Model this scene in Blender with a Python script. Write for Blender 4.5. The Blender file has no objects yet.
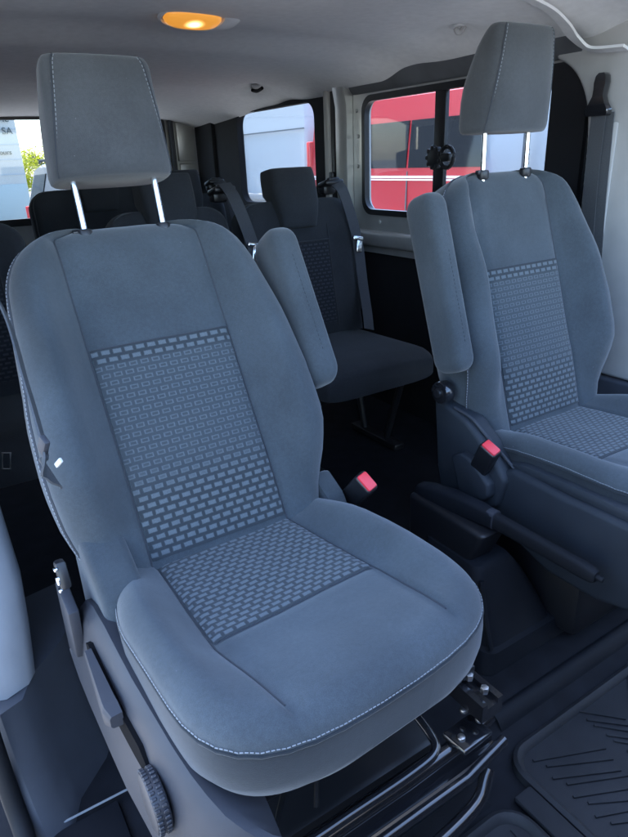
import bpy, bmesh, math, random
from mathutils import Vector, Matrix
random.seed(7)
R = math.radians
scene = bpy.context.scene
COL = scene.collection

# ---------------------------------------------------------------- helpers
class MB:
    """collects verts / faces / uvs and links them as one mesh object"""
    def __init__(s): s.v = []; s.f = []; s.uv = {}
    def add(s, verts, faces, uvs=None):
        o = len(s.v)
        s.v += [tuple(p) for p in verts]
        s.f += [tuple(i + o for i in f) for f in faces]
        if uvs:
            for i, q in enumerate(uvs): s.uv[i + o] = q
        return s
    def loft(s, rows, closed=True, cap0=True, cap1=True):
        n = len(rows[0]); v = [p for r in rows for p in r]; f = []
        m = n if closed else n - 1
        for i in range(len(rows) - 1):
            for j in range(m):
                k = (j + 1) % n
                f.append((i*n+j, i*n+k, (i+1)*n+k, (i+1)*n+j))
        if closed and cap0: f.append(tuple(range(n - 1, -1, -1)))
        if closed and cap1: f.append(tuple((len(rows)-1)*n + j for j in range(n)))
        return s.add(v, f)
    def tube(s, pts, r=.01, seg=8, closed=False, flat=None, up=(0, 0, 1)):
        pts = [Vector(p) for p in pts]; rows = []; n = len(pts)
        for i, p in enumerate(pts):
            a = pts[i-1] if (i > 0 or closed) else p
            b = pts[(i+1) % n] if (i < n-1 or closed) else p
            t = (b - a).normalized() if (b - a).length > 1e-9 else Vector((0, 0, 1))
            u = Vector(up); side = t.cross(u)
            if side.length < 1e-3: side = t.cross(Vector((0, 1, 0)))
            if side.length < 1e-3: side = t.cross(Vector((1, 0, 0)))
            side.normalize(); w = side.cross(t)
            rr = r[i] if isinstance(r, (list, tuple)) else r
            if flat:
                hw, hh = flat
                rows.append([p + side*a_ + w*b_ for a_, b_ in ((-hw, -hh), (hw, -hh), (hw, hh), (-hw, hh))])
            else:
                rows.append([p + (side*math.cos(2*math.pi*k/seg) + w*math.sin(2*math.pi*k/seg))*rr for k in range(seg)])
        if closed: rows.append(rows[0]); return s.loft(rows, True, False, False)
        return s.loft(rows)
    def bm(s, b, M=None):
        b.verts.ensure_lookup_table(); b.verts.index_update()
        s.add([(M @ v.co if M else v.co.copy()) for v in b.verts], [[v.index for v in f.verts] for f in b.faces])
        b.free(); return s
    def box(s, c, d, rot=None, bev=.004, seg=2):
        b = bmesh.new(); bmesh.ops.create_cube(b, size=1)
        for v in b.verts: v.co = Vector((v.co.x*d[0], v.co.y*d[1], v.co.z*d[2]))
        bev = min(bev, .45*min(d))
        if bev > 0: bmesh.ops.bevel(b, geom=list(b.edges), offset=bev, segments=seg, affect='EDGES', profile=.5)
        M = Matrix.Translation(Vector(c))
        if rot is not None: M = M @ (rot if isinstance(rot, Matrix) else
            (Matrix.Rotation(rot[2], 4, 'Z') @ Matrix.Rotation(rot[1], 4, 'Y') @ Matrix.Rotation(rot[0], 4, 'X')))
        return s.bm(b, M)
    def prism(s, poly, axis, a0, a1, bev=.004, seg=2):
        """polygon given in the two other axes (in x,y,z order) extruded along axis"""
        b = bmesh.new()
        def mk(q, a):
            return {'x': (a, q[0], q[1]), 'y': (q[0], a, q[1]), 'z': (q[0], q[1], a)}[axis]
        A = [b.verts.new(mk(q, a0)) for q in poly]; B = [b.verts.new(mk(q, a1)) for q in poly]
        n = len(poly); b.faces.new(A[::-1]); b.faces.new(B)
        for i in range(n): b.faces.new((A[i], A[(i+1) % n], B[(i+1) % n], B[i]))
        bmesh.ops.recalc_face_normals(b, faces=list(b.faces))
        if bev > 0:
            bmesh.ops.bevel(b, geom=list(b.edges), offset=bev, segments=seg, affect='EDGES', profile=.5)
        return s.bm(b)
    def cyl(s, c, r, h, axis='z', seg=24, bev=.003, r2=None):
        b = bmesh.new(); bmesh.ops.create_cone(b, cap_ends=True, segments=seg, radius1=r, radius2=r if r2 is None else r2, depth=h)
        if bev > 0:
            es = [e for e in b.edges if abs(e.verts[0].co.z - e.verts[1].co.z) < 1e-6]
            bmesh.ops.bevel(b, geom=es, offset=bev, segments=2, affect='EDGES', profile=.5)
        M = Matrix.Translation(Vector(c))
        if axis == 'x': M = M @ Matrix.Rotation(R(90), 4, 'Y')
        elif axis == 'y': M = M @ Matrix.Rotation(R(-90), 4, 'X')
        elif isinstance(axis, Vector): M = M @ axis.to_track_quat('Z', 'Y').to_matrix().to_4x4()
        return s.bm(b, M)
    def frame(s, outer, inner, axis, a0, a1, ro, ri, k=6):
        """plate with a rounded hole; outer/inner = (u0,v0,u1,v1)"""
        def rr(q, r):
            u0, v0, u1, v1 = q; P = []
            for cx, cy, st in ((u1-r, v0+r, -90), (u1-r, v1-r, 0), (u0+r, v1-r, 90), (u0+r, v0+r, 180)):
                for i in range(k+1):
                    a = R(st + 90*i/k); P.append((cx + r*math.cos(a), cy + r*math.sin(a)))
            return P
        def mk(q, a): return {'x': (a, q[0], q[1]), 'y': (q[0], a, q[1]), 'z': (q[0], q[1], a)}[axis]
        O, I = rr(outer, ro), rr(inner, ri); e = .15*(a1 - a0)
        rows = [[mk(q, a0) for q in O], [mk(q, a1) for q in O], [mk(q, a1) for q in I], [mk(q, a0) for q in I], [mk(q, a0) for q in O]]
        return s.loft(rows, True, False, False)
    def stitches(s, pts, step=.0075, ln=.0045, r=.0008):
        pts = [Vector(p) for p in pts]; acc = 0.
        for a, b in zip(pts, pts[1:]):
            L = (b - a).length
            if L < 1e-9: continue
            t = (b - a)/L; d = -acc
            while d + step <= L + 1e-9:
                d0 = d + step; p = a + t*d0
                s.tube([p - t*ln/2, p + t*ln/2], r, 5); d = d0
            acc = L - d
        return s
    def build(s, name, mat, parent=None, smooth=40, recalc=True):
        me = bpy.data.meshes.new(name); me.from_pydata(s.v, [], s.f); me.update()
        if s.uv:
            l = me.uv_layers.new(name='UVMap')
            for lp in me.loops: l.data[lp.index].uv = s.uv.get(lp.vertex_index, (0, 0))
        if recalc:
            b = bmesh.new(); b.from_mesh(me); bmesh.ops.recalc_face_normals(b, faces=list(b.faces)); b.to_mesh(me); b.free()
        me.materials.append(mat)
        if smooth: me.shade_smooth(); me.set_sharp_from_angle(angle=R(smooth))
        o = bpy.data.objects.new(name, me); COL.objects.link(o)
        if parent: o.parent = parent
        return o

def thing(name, label, cat, loc=(0, 0, 0), rz=0, group=None):
    o = bpy.data.objects.new(name, None); COL.objects.link(o)
    o.location = loc; o.rotation_euler = (0, 0, rz); o.empty_display_size = .05
    o['label'] = label; o['category'] = cat
    if group: o['group'] = group
    return o
def tag(o, label, cat, group=None):
    o['label'] = label; o['category'] = cat
    if group: o['group'] = group
    return o
def struct(o): o['kind'] = 'structure'; return o
def catmull(pts, n=8):
    P = [Vector(p) for p in pts]; P = [2*P[0]-P[1]] + P + [2*P[-1]-P[-2]]; out = []
    for i in range(1, len(P)-2):
        for k in range(n):
            t = k/n; a, b, c, d = P[i-1:i+3]
            out.append(.5*((2*b)+(c-a)*t+(2*a-5*b+4*c-d)*t*t+(3*b-a-3*c+d)*t**3))
    out.append(P[-2]); return out
def interp(tab, x):
    if x <= tab[0][0]: return tab[0][1]
    for (a, b), (c, d) in zip(tab, tab[1:]):
        if x <= c:
            t = (x-a)/(c-a); return b + (d-b)*t
    return tab[-1][1]
def sinterp(tab, x):
    """monotone-ish smooth interpolation"""
    n = len(tab)
    if x <= tab[0][0]: return tab[0][1]
    if x >= tab[-1][0]: return tab[-1][1]
    for i in range(n-1):
        if x <= tab[i+1][0]:
            x0, y0 = tab[i]; x1, y1 = tab[i+1]; h = x1-x0; t = (x-x0)/h
            d = (y1-y0)/h
            def sl(j):
                if j <= 0: return (tab[1][1]-tab[0][1])/(tab[1][0]-tab[0][0])
                if j >= n-1: return (tab[-1][1]-tab[-2][1])/(tab[-1][0]-tab[-2][0])
                a = (tab[j][1]-tab[j-1][1])/(tab[j][0]-tab[j-1][0]); b = (tab[j+1][1]-tab[j][1])/(tab[j+1][0]-tab[j][0])
                return 0 if a*b <= 0 else 2*a*b/(a+b)
            m0, m1 = sl(i), sl(i+1)
            return (2*t**3-3*t*t+1)*y0+(t**3-2*t*t+t)*h*m0+(-2*t**3+3*t*t)*y1+(t**3-t*t)*h*m1
def sstep(a, b, x):
    t = max(0., min(1., (x-a)/(b-a))); return t*t*(3-2*t)

# ---------------------------------------------------------------- materials
def nmat(name):
    m = bpy.data.materials.new(name); m.use_nodes = True
    return m, m.node_tree, m.node_tree.nodes['Principled BSDF']
def mat(name, col, rough=.5, metal=0., noise=0., nscale=30., bump=0., bscale=400., sheen=0., coat=0., rvar=0., spec=.5, detail=3):
    m, nt, b = nmat(name); N, L = nt.nodes, nt.links
    b.inputs['Base Color'].default_value = (*col, 1); b.inputs['Roughness'].default_value = rough
    b.inputs['Metallic'].default_value = metal; b.inputs['Sheen Weight'].default_value = sheen
    b.inputs['Coat Weight'].default_value = coat; b.inputs['Specular IOR Level'].default_value = spec
    tc = N.new('ShaderNodeTexCoord')
    if noise or rvar:
        t = N.new('ShaderNodeTexNoise'); t.inputs['Scale'].default_value = nscale; t.inputs['Detail'].default_value = detail
        L.new(tc.outputs['Object'], t.inputs['Vector'])
        if noise:
            r = N.new('ShaderNodeMapRange'); r.inputs['From Min'].default_value = .3; r.inputs['From Max'].default_value = .7
            r.inputs['To Min'].default_value = 1-noise; r.inputs['To Max'].default_value = 1+noise
            L.new(t.outputs['Fac'], r.inputs['Value'])
            x = N.new('ShaderNodeVectorMath'); x.operation = 'SCALE'; x.inputs[0].default_value = col
            L.new(r.outputs['Result'], x.inputs['Scale']); L.new(x.outputs['Vector'], b.inputs['Base Color'])
        if rvar:
            r = N.new('ShaderNodeMapRange'); r.inputs['From Min'].default_value = .3; r.inputs['From Max'].default_value = .7
            r.inputs['To Min'].default_value = rough-rvar; r.inputs['To Max'].default_value = rough+rvar
            L.new(t.outputs['Fac'], r.inputs['Value']); L.new(r.outputs['Result'], b.inputs['Roughness'])
    if bump:
        t2 = N.new('ShaderNodeTexNoise'); t2.inputs['Scale'].default_value = bscale; t2.inputs['Detail'].default_value = 2
        L.new(tc.outputs['Object'], t2.inputs['Vector'])
        bp = N.new('ShaderNodeBump'); bp.inputs['Strength'].default_value = bump; bp.inputs['Distance'].default_value = .001
        L.new(t2.outputs['Fac'], bp.inputs['Height']); L.new(bp.outputs['Normal'], b.inputs['Normal'])
    return m

class MX:
    """tiny node-maths helper"""
    def __init__(s, nt): s.nt = nt
    def op(s, o, *a):
        n = s.nt.nodes.new('ShaderNodeMath'); n.operation = o
        for i, x in enumerate(a):
            if isinstance(x, (int, float)): n.inputs[i].default_value = x
            else: s.nt.links.new(x, n.inputs[i])
        return n.outputs[0]
    def ramp(s, x, a, b, lo=0., hi=1.):
        n = s.nt.nodes.new('ShaderNodeMapRange'); n.interpolation_type = 'SMOOTHSTEP'
        for k, v in (('From Min', a), ('From Max', b), ('To Min', lo), ('To Max', hi)): n.inputs[k].default_value = v
        s.nt.links.new(x, n.inputs['Value']); return n.outputs[0]

def cloth(name, col, weave=2100., amt=.13, sheen=.25):
    """plain seat cloth: fine woven grain, faint mottling"""
    m, nt, b = nmat(name); N, L = nt.nodes, nt.links; X = MX(nt)
    b.inputs['Roughness'].default_value = .92; b.inputs['Sheen Weight'].default_value = sheen
    b.inputs['Sheen Roughness'].default_value = .5; b.inputs['Specular IOR Level'].default_value = .25
    tc = N.new('ShaderNodeTexCoord')
    t = N.new('ShaderNodeTexNoise'); t.inputs['Scale'].default_value = weave*.45; t.inputs['Detail'].default_value = 1.5
    L.new(tc.outputs['Object'], t.inputs['Vector'])
    t3 = N.new('ShaderNodeTexNoise'); t3.inputs['Scale'].default_value = 9; t3.inputs['Detail'].default_value = 5
    L.new(tc.outputs['Object'], t3.inputs['Vector'])
    t4 = N.new('ShaderNodeTexNoise'); t4.inputs['Scale'].default_value = 150; t4.inputs['Detail'].default_value = 3
    L.new(tc.outputs['Object'], t4.inputs['Vector'])
    k = X.op('MULTIPLY', X.ramp(t.outputs['Fac'], .3, .7, 1-amt, 1+amt), X.ramp(t3.outputs['Fac'], .3, .7, .88, 1.12))
    k = X.op('MULTIPLY', k, X.ramp(t4.outputs['Fac'], .35, .65, .95, 1.05))
    # a few specks of lint
    vo = N.new('ShaderNodeTexVoronoi'); vo.inputs['Scale'].default_value = 26
    L.new(tc.outputs['Object'], vo.inputs['Vector'])
    lint = X.op('LESS_THAN', vo.outputs['Distance'], .022)
    v = N.new('ShaderNodeVectorMath'); v.operation = 'SCALE'; v.inputs[0].default_value = col; L.new(k, v.inputs['Scale'])
    mx = N.new('ShaderNodeMix'); mx.data_type = 'RGBA'
    L.new(X.op('MULTIPLY', lint, .25), mx.inputs['Factor']); L.new(v.outputs[0], mx.inputs['A']); mx.inputs['B'].default_value = (.4, .4, .42, 1)
    L.new(mx.outputs['Result'], b.inputs['Base Color'])
    bp = N.new('ShaderNodeBump'); bp.inputs['Strength'].default_value = .35; bp.inputs['Distance'].default_value = .0012
    L.new(X.op('ADD', t.outputs['Fac'], X.op('MULTIPLY', t3.outputs['Fac'], 3.)), bp.inputs['Height']); L.new(bp.outputs['Normal'], b.inputs['Normal'])
    return m

def brick_cloth(name, px, py, hw, hh, vsplit, dark=(.030, .036, .041), light=(.108, .126, .138), mid=(.053, .063, .071)):
    """insert cloth: staggered little dashes; above vsplit metres they turn into outlined cells"""
    m, nt, b = nmat(name); N, L = nt.nodes, nt.links; X = MX(nt)
    b.inputs['Roughness'].default_value = .9; b.inputs['Sheen Weight'].default_value = .2; b.inputs['Specular IOR Level'].default_value = .25
    uv = N.new('ShaderNodeUVMap'); sp = N.new('ShaderNodeSeparateXYZ')
    L.new(uv.outputs['UV'], sp.inputs[0])
    tc = N.new('ShaderNodeTexCoord'); nz = N.new('ShaderNodeTexNoise'); nz.inputs['Scale'].default_value = 260
    L.new(tc.outputs['Object'], nz.inputs['Vector'])
    wob = X.op('MULTIPLY', X.op('SUBTRACT', nz.outputs['Fac'], .5), .0016)
    u = X.op('ADD', sp.outputs['X'], wob); vv = X.op('ADD', sp.outputs['Y'], wob)
    row = X.op('FLOOR', X.op('DIVIDE', vv, py))
    uu = X.op('ADD', X.op('DIVIDE', u, px), X.op('MULTIPLY', X.op('MODULO', X.op('ABSOLUTE', row), 2.), .5))
    dx = X.op('MULTIPLY', X.op('ABSOLUTE', X.op('SUBTRACT', X.op('FRACT', uu), .5)), px)
    dy = X.op('MULTIPLY', X.op('ABSOLUTE', X.op('SUBTRACT', X.op('FRACT', X.op('DIVIDE', vv, py)), .5)), py)
    def rbox(w, h):
        return X.op('MAXIMUM', X.op('SUBTRACT', dx, w), X.op('SUBTRACT', dy, h))
    solid = X.ramp(rbox(hw, hh), -.0012, .0012, 1, 0)
    inner = X.ramp(rbox(hw-.0021, hh-.0014), -.0012, .0012, 1, 0)
    outline = X.op('MAXIMUM', X.op('SUBTRACT', solid, inner), 0.)
    vs = X.op('ADD', sp.outputs['Y'], X.op('MULTIPLY', nz.outputs['Fac'], .002))
    sel = X.op('MULTIPLY', X.ramp(vs, vsplit-.05, vsplit+.05), X.ramp(vs, .365, .38, 1, 0))
    lightk = X.op('ADD', X.op('MULTIPLY', outline, sel), X.op('MULTIPLY', solid, X.op('SUBTRACT', 1., sel)))
    th = N.new('ShaderNodeTexNoise'); th.inputs['Scale'].default_value = 900; L.new(tc.outputs['Object'], th.inputs['Vector'])
    grain = X.ramp(th.outputs['Fac'], .3, .7, .65, 1.15)
    m1 = N.new('ShaderNodeMix'); m1.data_type = 'RGBA'; L.new(X.op('MULTIPLY', sel, .75), m1.inputs['Factor'])
    m1.inputs['A'].default_value = (*dark, 1); m1.inputs['B'].default_value = (*mid, 1)
    m2 = N.new('ShaderNodeMix'); m2.data_type = 'RGBA'; L.new(X.op('MULTIPLY', lightk, grain), m2.inputs['Factor'])
    L.new(m1.outputs['Result'], m2.inputs['A']); m2.inputs['B'].default_value = (*light, 1)
    L.new(m2.outputs['Result'], b.inputs['Base Color'])
    bp = N.new('ShaderNodeBump'); bp.inputs['Strength'].default_value = .5; bp.inputs['Distance'].default_value = .0012
    L.new(X.op('ADD', lightk, X.op('MULTIPLY', th.outputs['Fac'], .6)), bp.inputs['Height']); L.new(bp.outputs['Normal'], b.inputs['Normal'])
    return m

M = {}
M['cloth'] = cloth('seat_cloth', (.048, .058, .066))
M['cloth_side'] = cloth('seat_cloth_side', (.044, .053, .060))
M['cloth_border_shade'] = cloth('seat_border_shade_cloth', (.016, .020, .024))  # seat cloth darkened: shade below the cushion seam put into the colour
M['head'] = cloth('headrest_cloth', (.054, .056, .058), amt=.10, sheen=.3)
M['head_side'] = cloth('headrest_side_cloth', (.075, .075, .077))
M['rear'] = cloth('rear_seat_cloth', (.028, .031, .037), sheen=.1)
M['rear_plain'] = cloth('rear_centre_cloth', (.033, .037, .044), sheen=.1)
M['ins_back'] = brick_cloth('insert_cloth_back', .0212, .0143, .0074, .0039, .15)
M['ins_cush'] = brick_cloth('insert_cloth_cushion', .0200, .0118, .0070, .0033, 9.)
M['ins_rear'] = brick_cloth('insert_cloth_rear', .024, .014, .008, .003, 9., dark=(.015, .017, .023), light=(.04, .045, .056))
M['thread'] = mat('light_thread', (.21, .225, .24), .8)
M['thread_dim'] = mat('grey_thread', (.3, .31, .33), .8)
M['seam'] = mat('dark_seam', (.035, .038, .045), .85)
M['piping'] = mat('edge_welt_cloth', (.05, .054, .062), .85, bump=.3, bscale=900)
M['plast'] = mat('grey_moulded_plastic', (.036, .038, .046), .5, spec=.3, bump=.25, bscale=1400, noise=.08, nscale=12)
M['plast_dk'] = mat('charcoal_moulded_plastic', (.009, .0105, .014), .6, spec=.16, bump=.3, bscale=1400, noise=.1, nscale=14)
M['plast_mid'] = mat('slate_moulded_plastic', (.021, .025, .031), .55, spec=.3, bump=.3, bscale=1400, noise=.1, nscale=14)
M['knob'] = mat('knob_plastic', (.028, .03, .038), .45, bump=.2, bscale=1200)
M['recess'] = mat('dark_recess', (.004, .004, .005), .9, spec=.1)
M['black'] = mat('black_plastic', (.012, .012, .014), .38, bump=.1, bscale=900)
M['blackgloss'] = mat('black_gloss_paint', (.012, .012, .014), .16, coat=.9, rvar=.05, nscale=30)
M['rubber'] = mat('black_rubber', (.009, .0098, .012), .7, spec=.2, bump=.2, bscale=700)
M['chrome'] = mat('polished_steel', (.8, .81, .83), .18, 1., rvar=.08, nscale=60)
M['steel'] = mat('bare_steel', (.5, .5, .5), .35, 1.)
M['webbing_dk'] = mat('rear_belt_webbing', (.05, .053, .062), .75, bump=.5, bscale=1200, noise=.12, nscale=300)
M['webbing'] = mat('belt_webbing', (.06, .063, .068), .75, bump=.5, bscale=1200, noise=.12, nscale=300)
M['red'] = mat('red_button_plastic', (.75, .045, .06), .4)
M['white_tag'] = mat('white_label', (.5, .5, .49), .6)

# ---------------------------------------------------------------- front seats
J = .45                      # cushion / backrest junction height
XC = .137                    # half width of the centre panel
WT = [(0, .222), (.05, .238), (.12, .258), (.2, .266), (.28, .264), (.36, .255), (.45, .246), (.53, .236), (.57, .222), (.6, .2), (.62, .172), (.634, .138), (.642, .10), (.645, .07)]
S_ROWS = [-.06, -.03, 0, .02, .05, .08, .11, .14, .17, .2, .23, .26, .29, .32, .35, .38, .41, .44, .47, .5, .53, .555, .575, .59, .602, .612, .62, .628, .634, .639, .6425, .645]

def seat_frames(th, phi=.06, yaw=0.):
    st, ct = math.sin(th), math.cos(th)
    def B(x, s, n): return Vector((x, s*st - n*ct, J + s*ct + n*st))
    sp, cp = math.sin(phi), math.cos(phi)
    cy_, sy_ = math.cos(yaw), math.sin(yaw)
    def C(x, d, n):
        if yaw and x < -.13 and d < .15: x = -.13 + (x+.13)*(.74 + .26*sstep(-.05, .16, d))
        y = -d*cp + n*sp; x += .004
        return Vector((x*cy_ - y*sy_, x*sy_ + y*cy_, J + d*sp + n*cp))
    return B, C

def back_xc(s): return min(XC, .82*sinterp(WT, s))
from mathutils import noise as mnoise
def lump(x, y, k): return .0016*mnoise.noise(Vector((x*11, y*11, k))) + .0009*mnoise.noise(Vector((x*31, y*24, k+5)))
def back_front(x, s):
    """height of the front face above the backrest plane"""
    W = sinterp(WT, s); a = abs(x); xc = back_xc(s)
    bol = .058*sstep(.03, .2, s)*(1 - .62*sstep(.36, .58, s)) + .012
    n = lump(x, s, 1.) + .010*math.exp(-((s-.17)/.13)**2)*(1-(a/.16)**2 if a < .16 else 0)
    if a > xc:
        t = (a-xc)/max(W-xc, .01)
        n += bol*sstep(0, .62, t)
    n -= .0075*math.exp(-((a-xc)/.0055)**2)
    Rr = min(.05, .9*W); q = (a-(W-Rr))/Rr
    if q > 0: n -= .05*(1-math.sqrt(max(0., 1-min(q, 1)**2)))
    top = max(0, (s-.575)/.07)
    n -= .045*(1-math.sqrt(max(0, 1-min(top, 1)**2)))
    return n
def back_loop(B, s):
    W = sinterp(WT, s); xc = back_xc(s)
    us = []
    for i in range(17): us.append(-xc + 2*xc*i/16)
    side = [xc + .003, xc+.007, xc+.013] if W-xc > .03 else [xc+(W-xc)*.1, xc+(W-xc)*.2, xc+(W-xc)*.3]
    b0 = side[-1]
    side += [b0 + (W-b0)*t for t in (.14, .28, .42, .54, .65, .75, .83, .9, .95, .98, 1.)]
    xs = [-x for x in side[::-1]] + us + side
    front = [B(x, s, back_front(x, s)) for x in xs]
    top = max(0, (s-.59)/.055); nb = -.10 + .05*(1-math.sqrt(max(0, 1-min(top, 1)**2)))
    nE = back_front(W, s)
    back = []
    for f in (.35, .7): back.append(B(W + .003*math.sin(math.pi*f), s, nE + (nb+.02-nE)*f))
    back += [B(W-.004, s, nb+.008), B(W-.02, s, nb)]
    back += [B(W*q, s, nb) for q in (.5, 0, -.5)]
    back += [B(-W+.02, s, nb), B(-W+.004, s, nb+.008)]
    for f in (.7, .35): back.append(B(-W - .003*math.sin(math.pi*f), s, nE + (nb+.02-nE)*f))
    return front + back

def cush_w(d):
    if d <= .28: return sinterp([(-.1, .20), (-.04, .222), (0, .236), (.1, .246), (.2, .2485), (.28, .2485)], d)
    return .2485*max(0., 1-((d-.28)/.1875)**3.1)**(1/3.1)
D_END = .4668
CW = [(-.1+.02*i, cush_w(-.1+.02*i)) for i in range(19)] + [(D_END-(D_END-.28)*(1-i/40)**2, cush_w(D_END-(D_END-.28)*(1-i/40)**2)) for i in range(1, 41)]
D_ROWS = [-.1, -.06, -.03, 0, .03, .06, .09, .12, .15, .18, .21, .232, .24, .248, .262, .28] + [D_END-(D_END-.28)*(1-i/26)**2 for i in range(1, 27)]
def cush_xc(d): return min(interp([(-.1, .13), (0, .135), (.25, .152), (.47, .135)], d), .8*sinterp(CW, d))
OUTL = [(b, a) for a, b in CW] + [(0, .4672)]
def edge_dist(x, d):
    a = abs(x); best = 9.
    for (x0, y0), (x1, y1) in zip(OUTL, OUTL[1:]):
        ex, ey = x1-x0, y1-y0; t = max(0., min(1., ((a-x0)*ex+(d-y0)*ey)/(ex*ex+ey*ey+1e-12)))
        q = (a-x0-ex*t)**2+(d-y0-ey*t)**2
        if q < best: best = q
    return math.sqrt(best)
def cush_top(x, d):
    W = sinterp(CW, d); a = abs(x); xc = cush_xc(d)
    n = lump(x, d, 9.)
    bol = (.016 + .024*sstep(-.04, .13, d))*(1-sstep(.2, .45, d))
    if a > xc:
        t = (a-xc)/max(W-xc, .01); n += bol*sstep(0, .65, t)
    n -= .006*math.exp(-((a-xc)/.005)**2)*(1-sstep(.425, .452, d))
    if a < xc: n -= .0035*math.exp(-((d-.24)/.004)**2)
    q = 1 - edge_dist(x, d)/.045
    if q > 0: n -= .032*(1-math.sqrt(max(0, 1-min(q, 1)**2)))
    n += .022*sstep(.2, .42, d)
    return n
def cush_loop(C, d):
    W = sinterp(CW, d); xc = cush_xc(d)
    us = [-xc + 2*xc*i/16 for i in range(17)]
    side = [xc+.003, xc+.007, xc+.013] if W-xc > .03 else [xc+(W-xc)*.1, xc+(W-xc)*.2, xc+(W-xc)*.3]
    b0 = side[-1]; side += [b0+(W-b0)*t for t in (.15, .3, .45, .58, .7, .8, .88, .94, .98, 1.)]
    xs = [-x for x in side[::-1]] + us + side
    top = [C(x, d, cush_top(x, d)) for x in xs]
    fr = max(0, (d-.40)/.066); nb = -.116 + .026*sstep(.1, .42, d) + .020*(1-math.sqrt(max(0, 1-min(fr, 1)**2)))
    nE = cush_top(W, d); bot = []
    for f in (.3, .65): bot.append(C(W+.004*math.sin(math.pi*f), d, nE+(nb+.03-nE)*f))
    bot += [C(W, d, nb+.025), C(W-.012, d, nb+.006), C(W*.8, d, nb)]
    bot += [C(W*q, d, nb) for q in (.3, -.3)]
    bot += [C(-W*.8, d, nb), C(-W+.012, d, nb+.006), C(-W, d, nb+.025)]
    for f in (.65, .3): bot.append(C(-W-.004*math.sin(math.pi*f), d, nE+(nb+.03-nE)*f))
    return top + bot

def insert_grid(fn, xcf, a0, a1, nu, nv, inset=.003):
    v, f, uv = [], [], []
    for j in range(nv+1):
        t = a0 + (a1-a0)*j/nv; xc = xcf(t) - inset
        for i in range(nu+1):
            x = -xc + 2*xc*i/nu
            v.append(fn(x, t)); uv.append((x+1.0, t))
    for j in range(nv):
        for i in range(nu):
            k = j*(nu+1)+i; f.append((k, k+1, k+nu+2, k+nu+1))
    return v, f, uv

def superloop(cx, w, d0, d1, p, n=36):
    """rounded-rectangle loop in (x, depth): x half width w, depth d0..d1"""
    out = []; c = (d0+d1)/2; h = (d1-d0)/2
    for k in range(n):
        a = 2*math.pi*k/n; ca, sa = math.cos(a), math.sin(a)
        out.append((cx + w*math.copysign(abs(ca)**(2/p), ca), c + h*math.copysign(abs(sa)**(2/p), sa)))
    return out

def make_headrest(root, th, s0=.722, height=.222, wb=.113, wt=.098, lean=0., nbase=0.):
    """upright headrest whose own frame is (x, n forward, h up), carried on two posts"""
    B, _ = seat_frames(th)
    base = B(0, .655, nbase)                       # where the posts leave the backrest
    # the post axis is more upright than the backrest
    ta = th - lean; up = Vector((0, math.sin(ta), math.cos(ta))); fw = Vector((0, -math.cos(ta), math.sin(ta)))
    H0 = (s0-.655)
    def P(x, n, h): return base + Vector((x, 0, 0)) + fw*n + up*h
    def prof(h):
        t = h/height; w = wb + (wt-wb)*t**1.4; e = 1.
        if h < .026: e = .84 + .16*math.sqrt(max(0, 1-(1-h/.026)**2))
        tr = .04; q = max(0, (h-(height-tr))/tr)
        if q > 0: e = .52 + .48*math.sqrt(max(0, 1-min(1, q)**2))
        q2 = max(0, (h-(height-.022))/.022); w *= 1-.10*(1-math.sqrt(max(0, 1-min(1, q2)**2)))
        q3 = max(0, (.016-h)/.016); w *= 1-.05*(1-math.sqrt(max(0, 1-q3*q3)))
        ff = .052 + .007*math.sin(math.pi*t) - .004*sstep(.75, 1, t)
        bb = -.088 + .075*sstep(.06, height*1.15, h)**1.15
        mid = (ff+bb)/2 + (.010 if q > 0 else 0)*q; hf = (ff-bb)/2*e
        return w, mid, hf
    rows = []
    hs = [0, .003, .008, .014, .02, .026, .045, .07, .1, .13, .15] + [height-.055, height-.04, height-.03, height-.022, height-.016, height-.010, height-.006, height-.003, height-.001, height]
    for h in hs:
        w, m0, hf = prof(h)
        rows.append([P(x, n, H0+h) for x, n in superloop(0, w, m0-hf, m0+hf, 3.3, 72)])
    body = MB().loft(rows).build('headrest', M['head'], root, 60)
    for sgn in (-1, 1):
        A = []
        for j in range(33):
            h = height*(.012 + .975*j/32); w, m0, hf = prof(h)
            x = sgn*w*(.955 - .14*(h/height)); q = abs(x)/w
            A.append(P(x, m0 + hf*(1-q**3.3)**(1/3.3) + .0024, H0+h))
        MB().tube([p + Vector((0, .001, 0)) for p in A], .0013, 6).build('side_seam', M['seam'], body)
        MB().stitches([p + Vector((-sgn*.0035, -.0006, .0)) for p in A]).build('stitching', M['thread'], body, 0)
    for sx in (-1, 1):
        p = MB().tube([P(sx*.077, -.004, -.05), P(sx*.077, -.004, H0+.02)], .0065, 12)
        po = p.build('headrest_post', M['chrome'], root)
        nt = MB()
        for k in range(4): nt.box(P(sx*.077 + .0055, -.004, -.006+.011*k), (.004, .009, .0042), (ta, 0, 0), .001, 1)
        if sx > 0: nt.build('notches', M['black'], po)
        hg_ = -.030 if nbase < 0 else -.026
        g = MB().cyl(P(sx*.077, -.004, hg_), .0145, .022, up, 20, .004)
        if sx < 0: g.box(P(sx*.077-.015, -.004, hg_+.006), (.014, .012, .01), (ta, 0, 0), .003)
        g.build('post_guide', M['black'], root)
    return body

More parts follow.
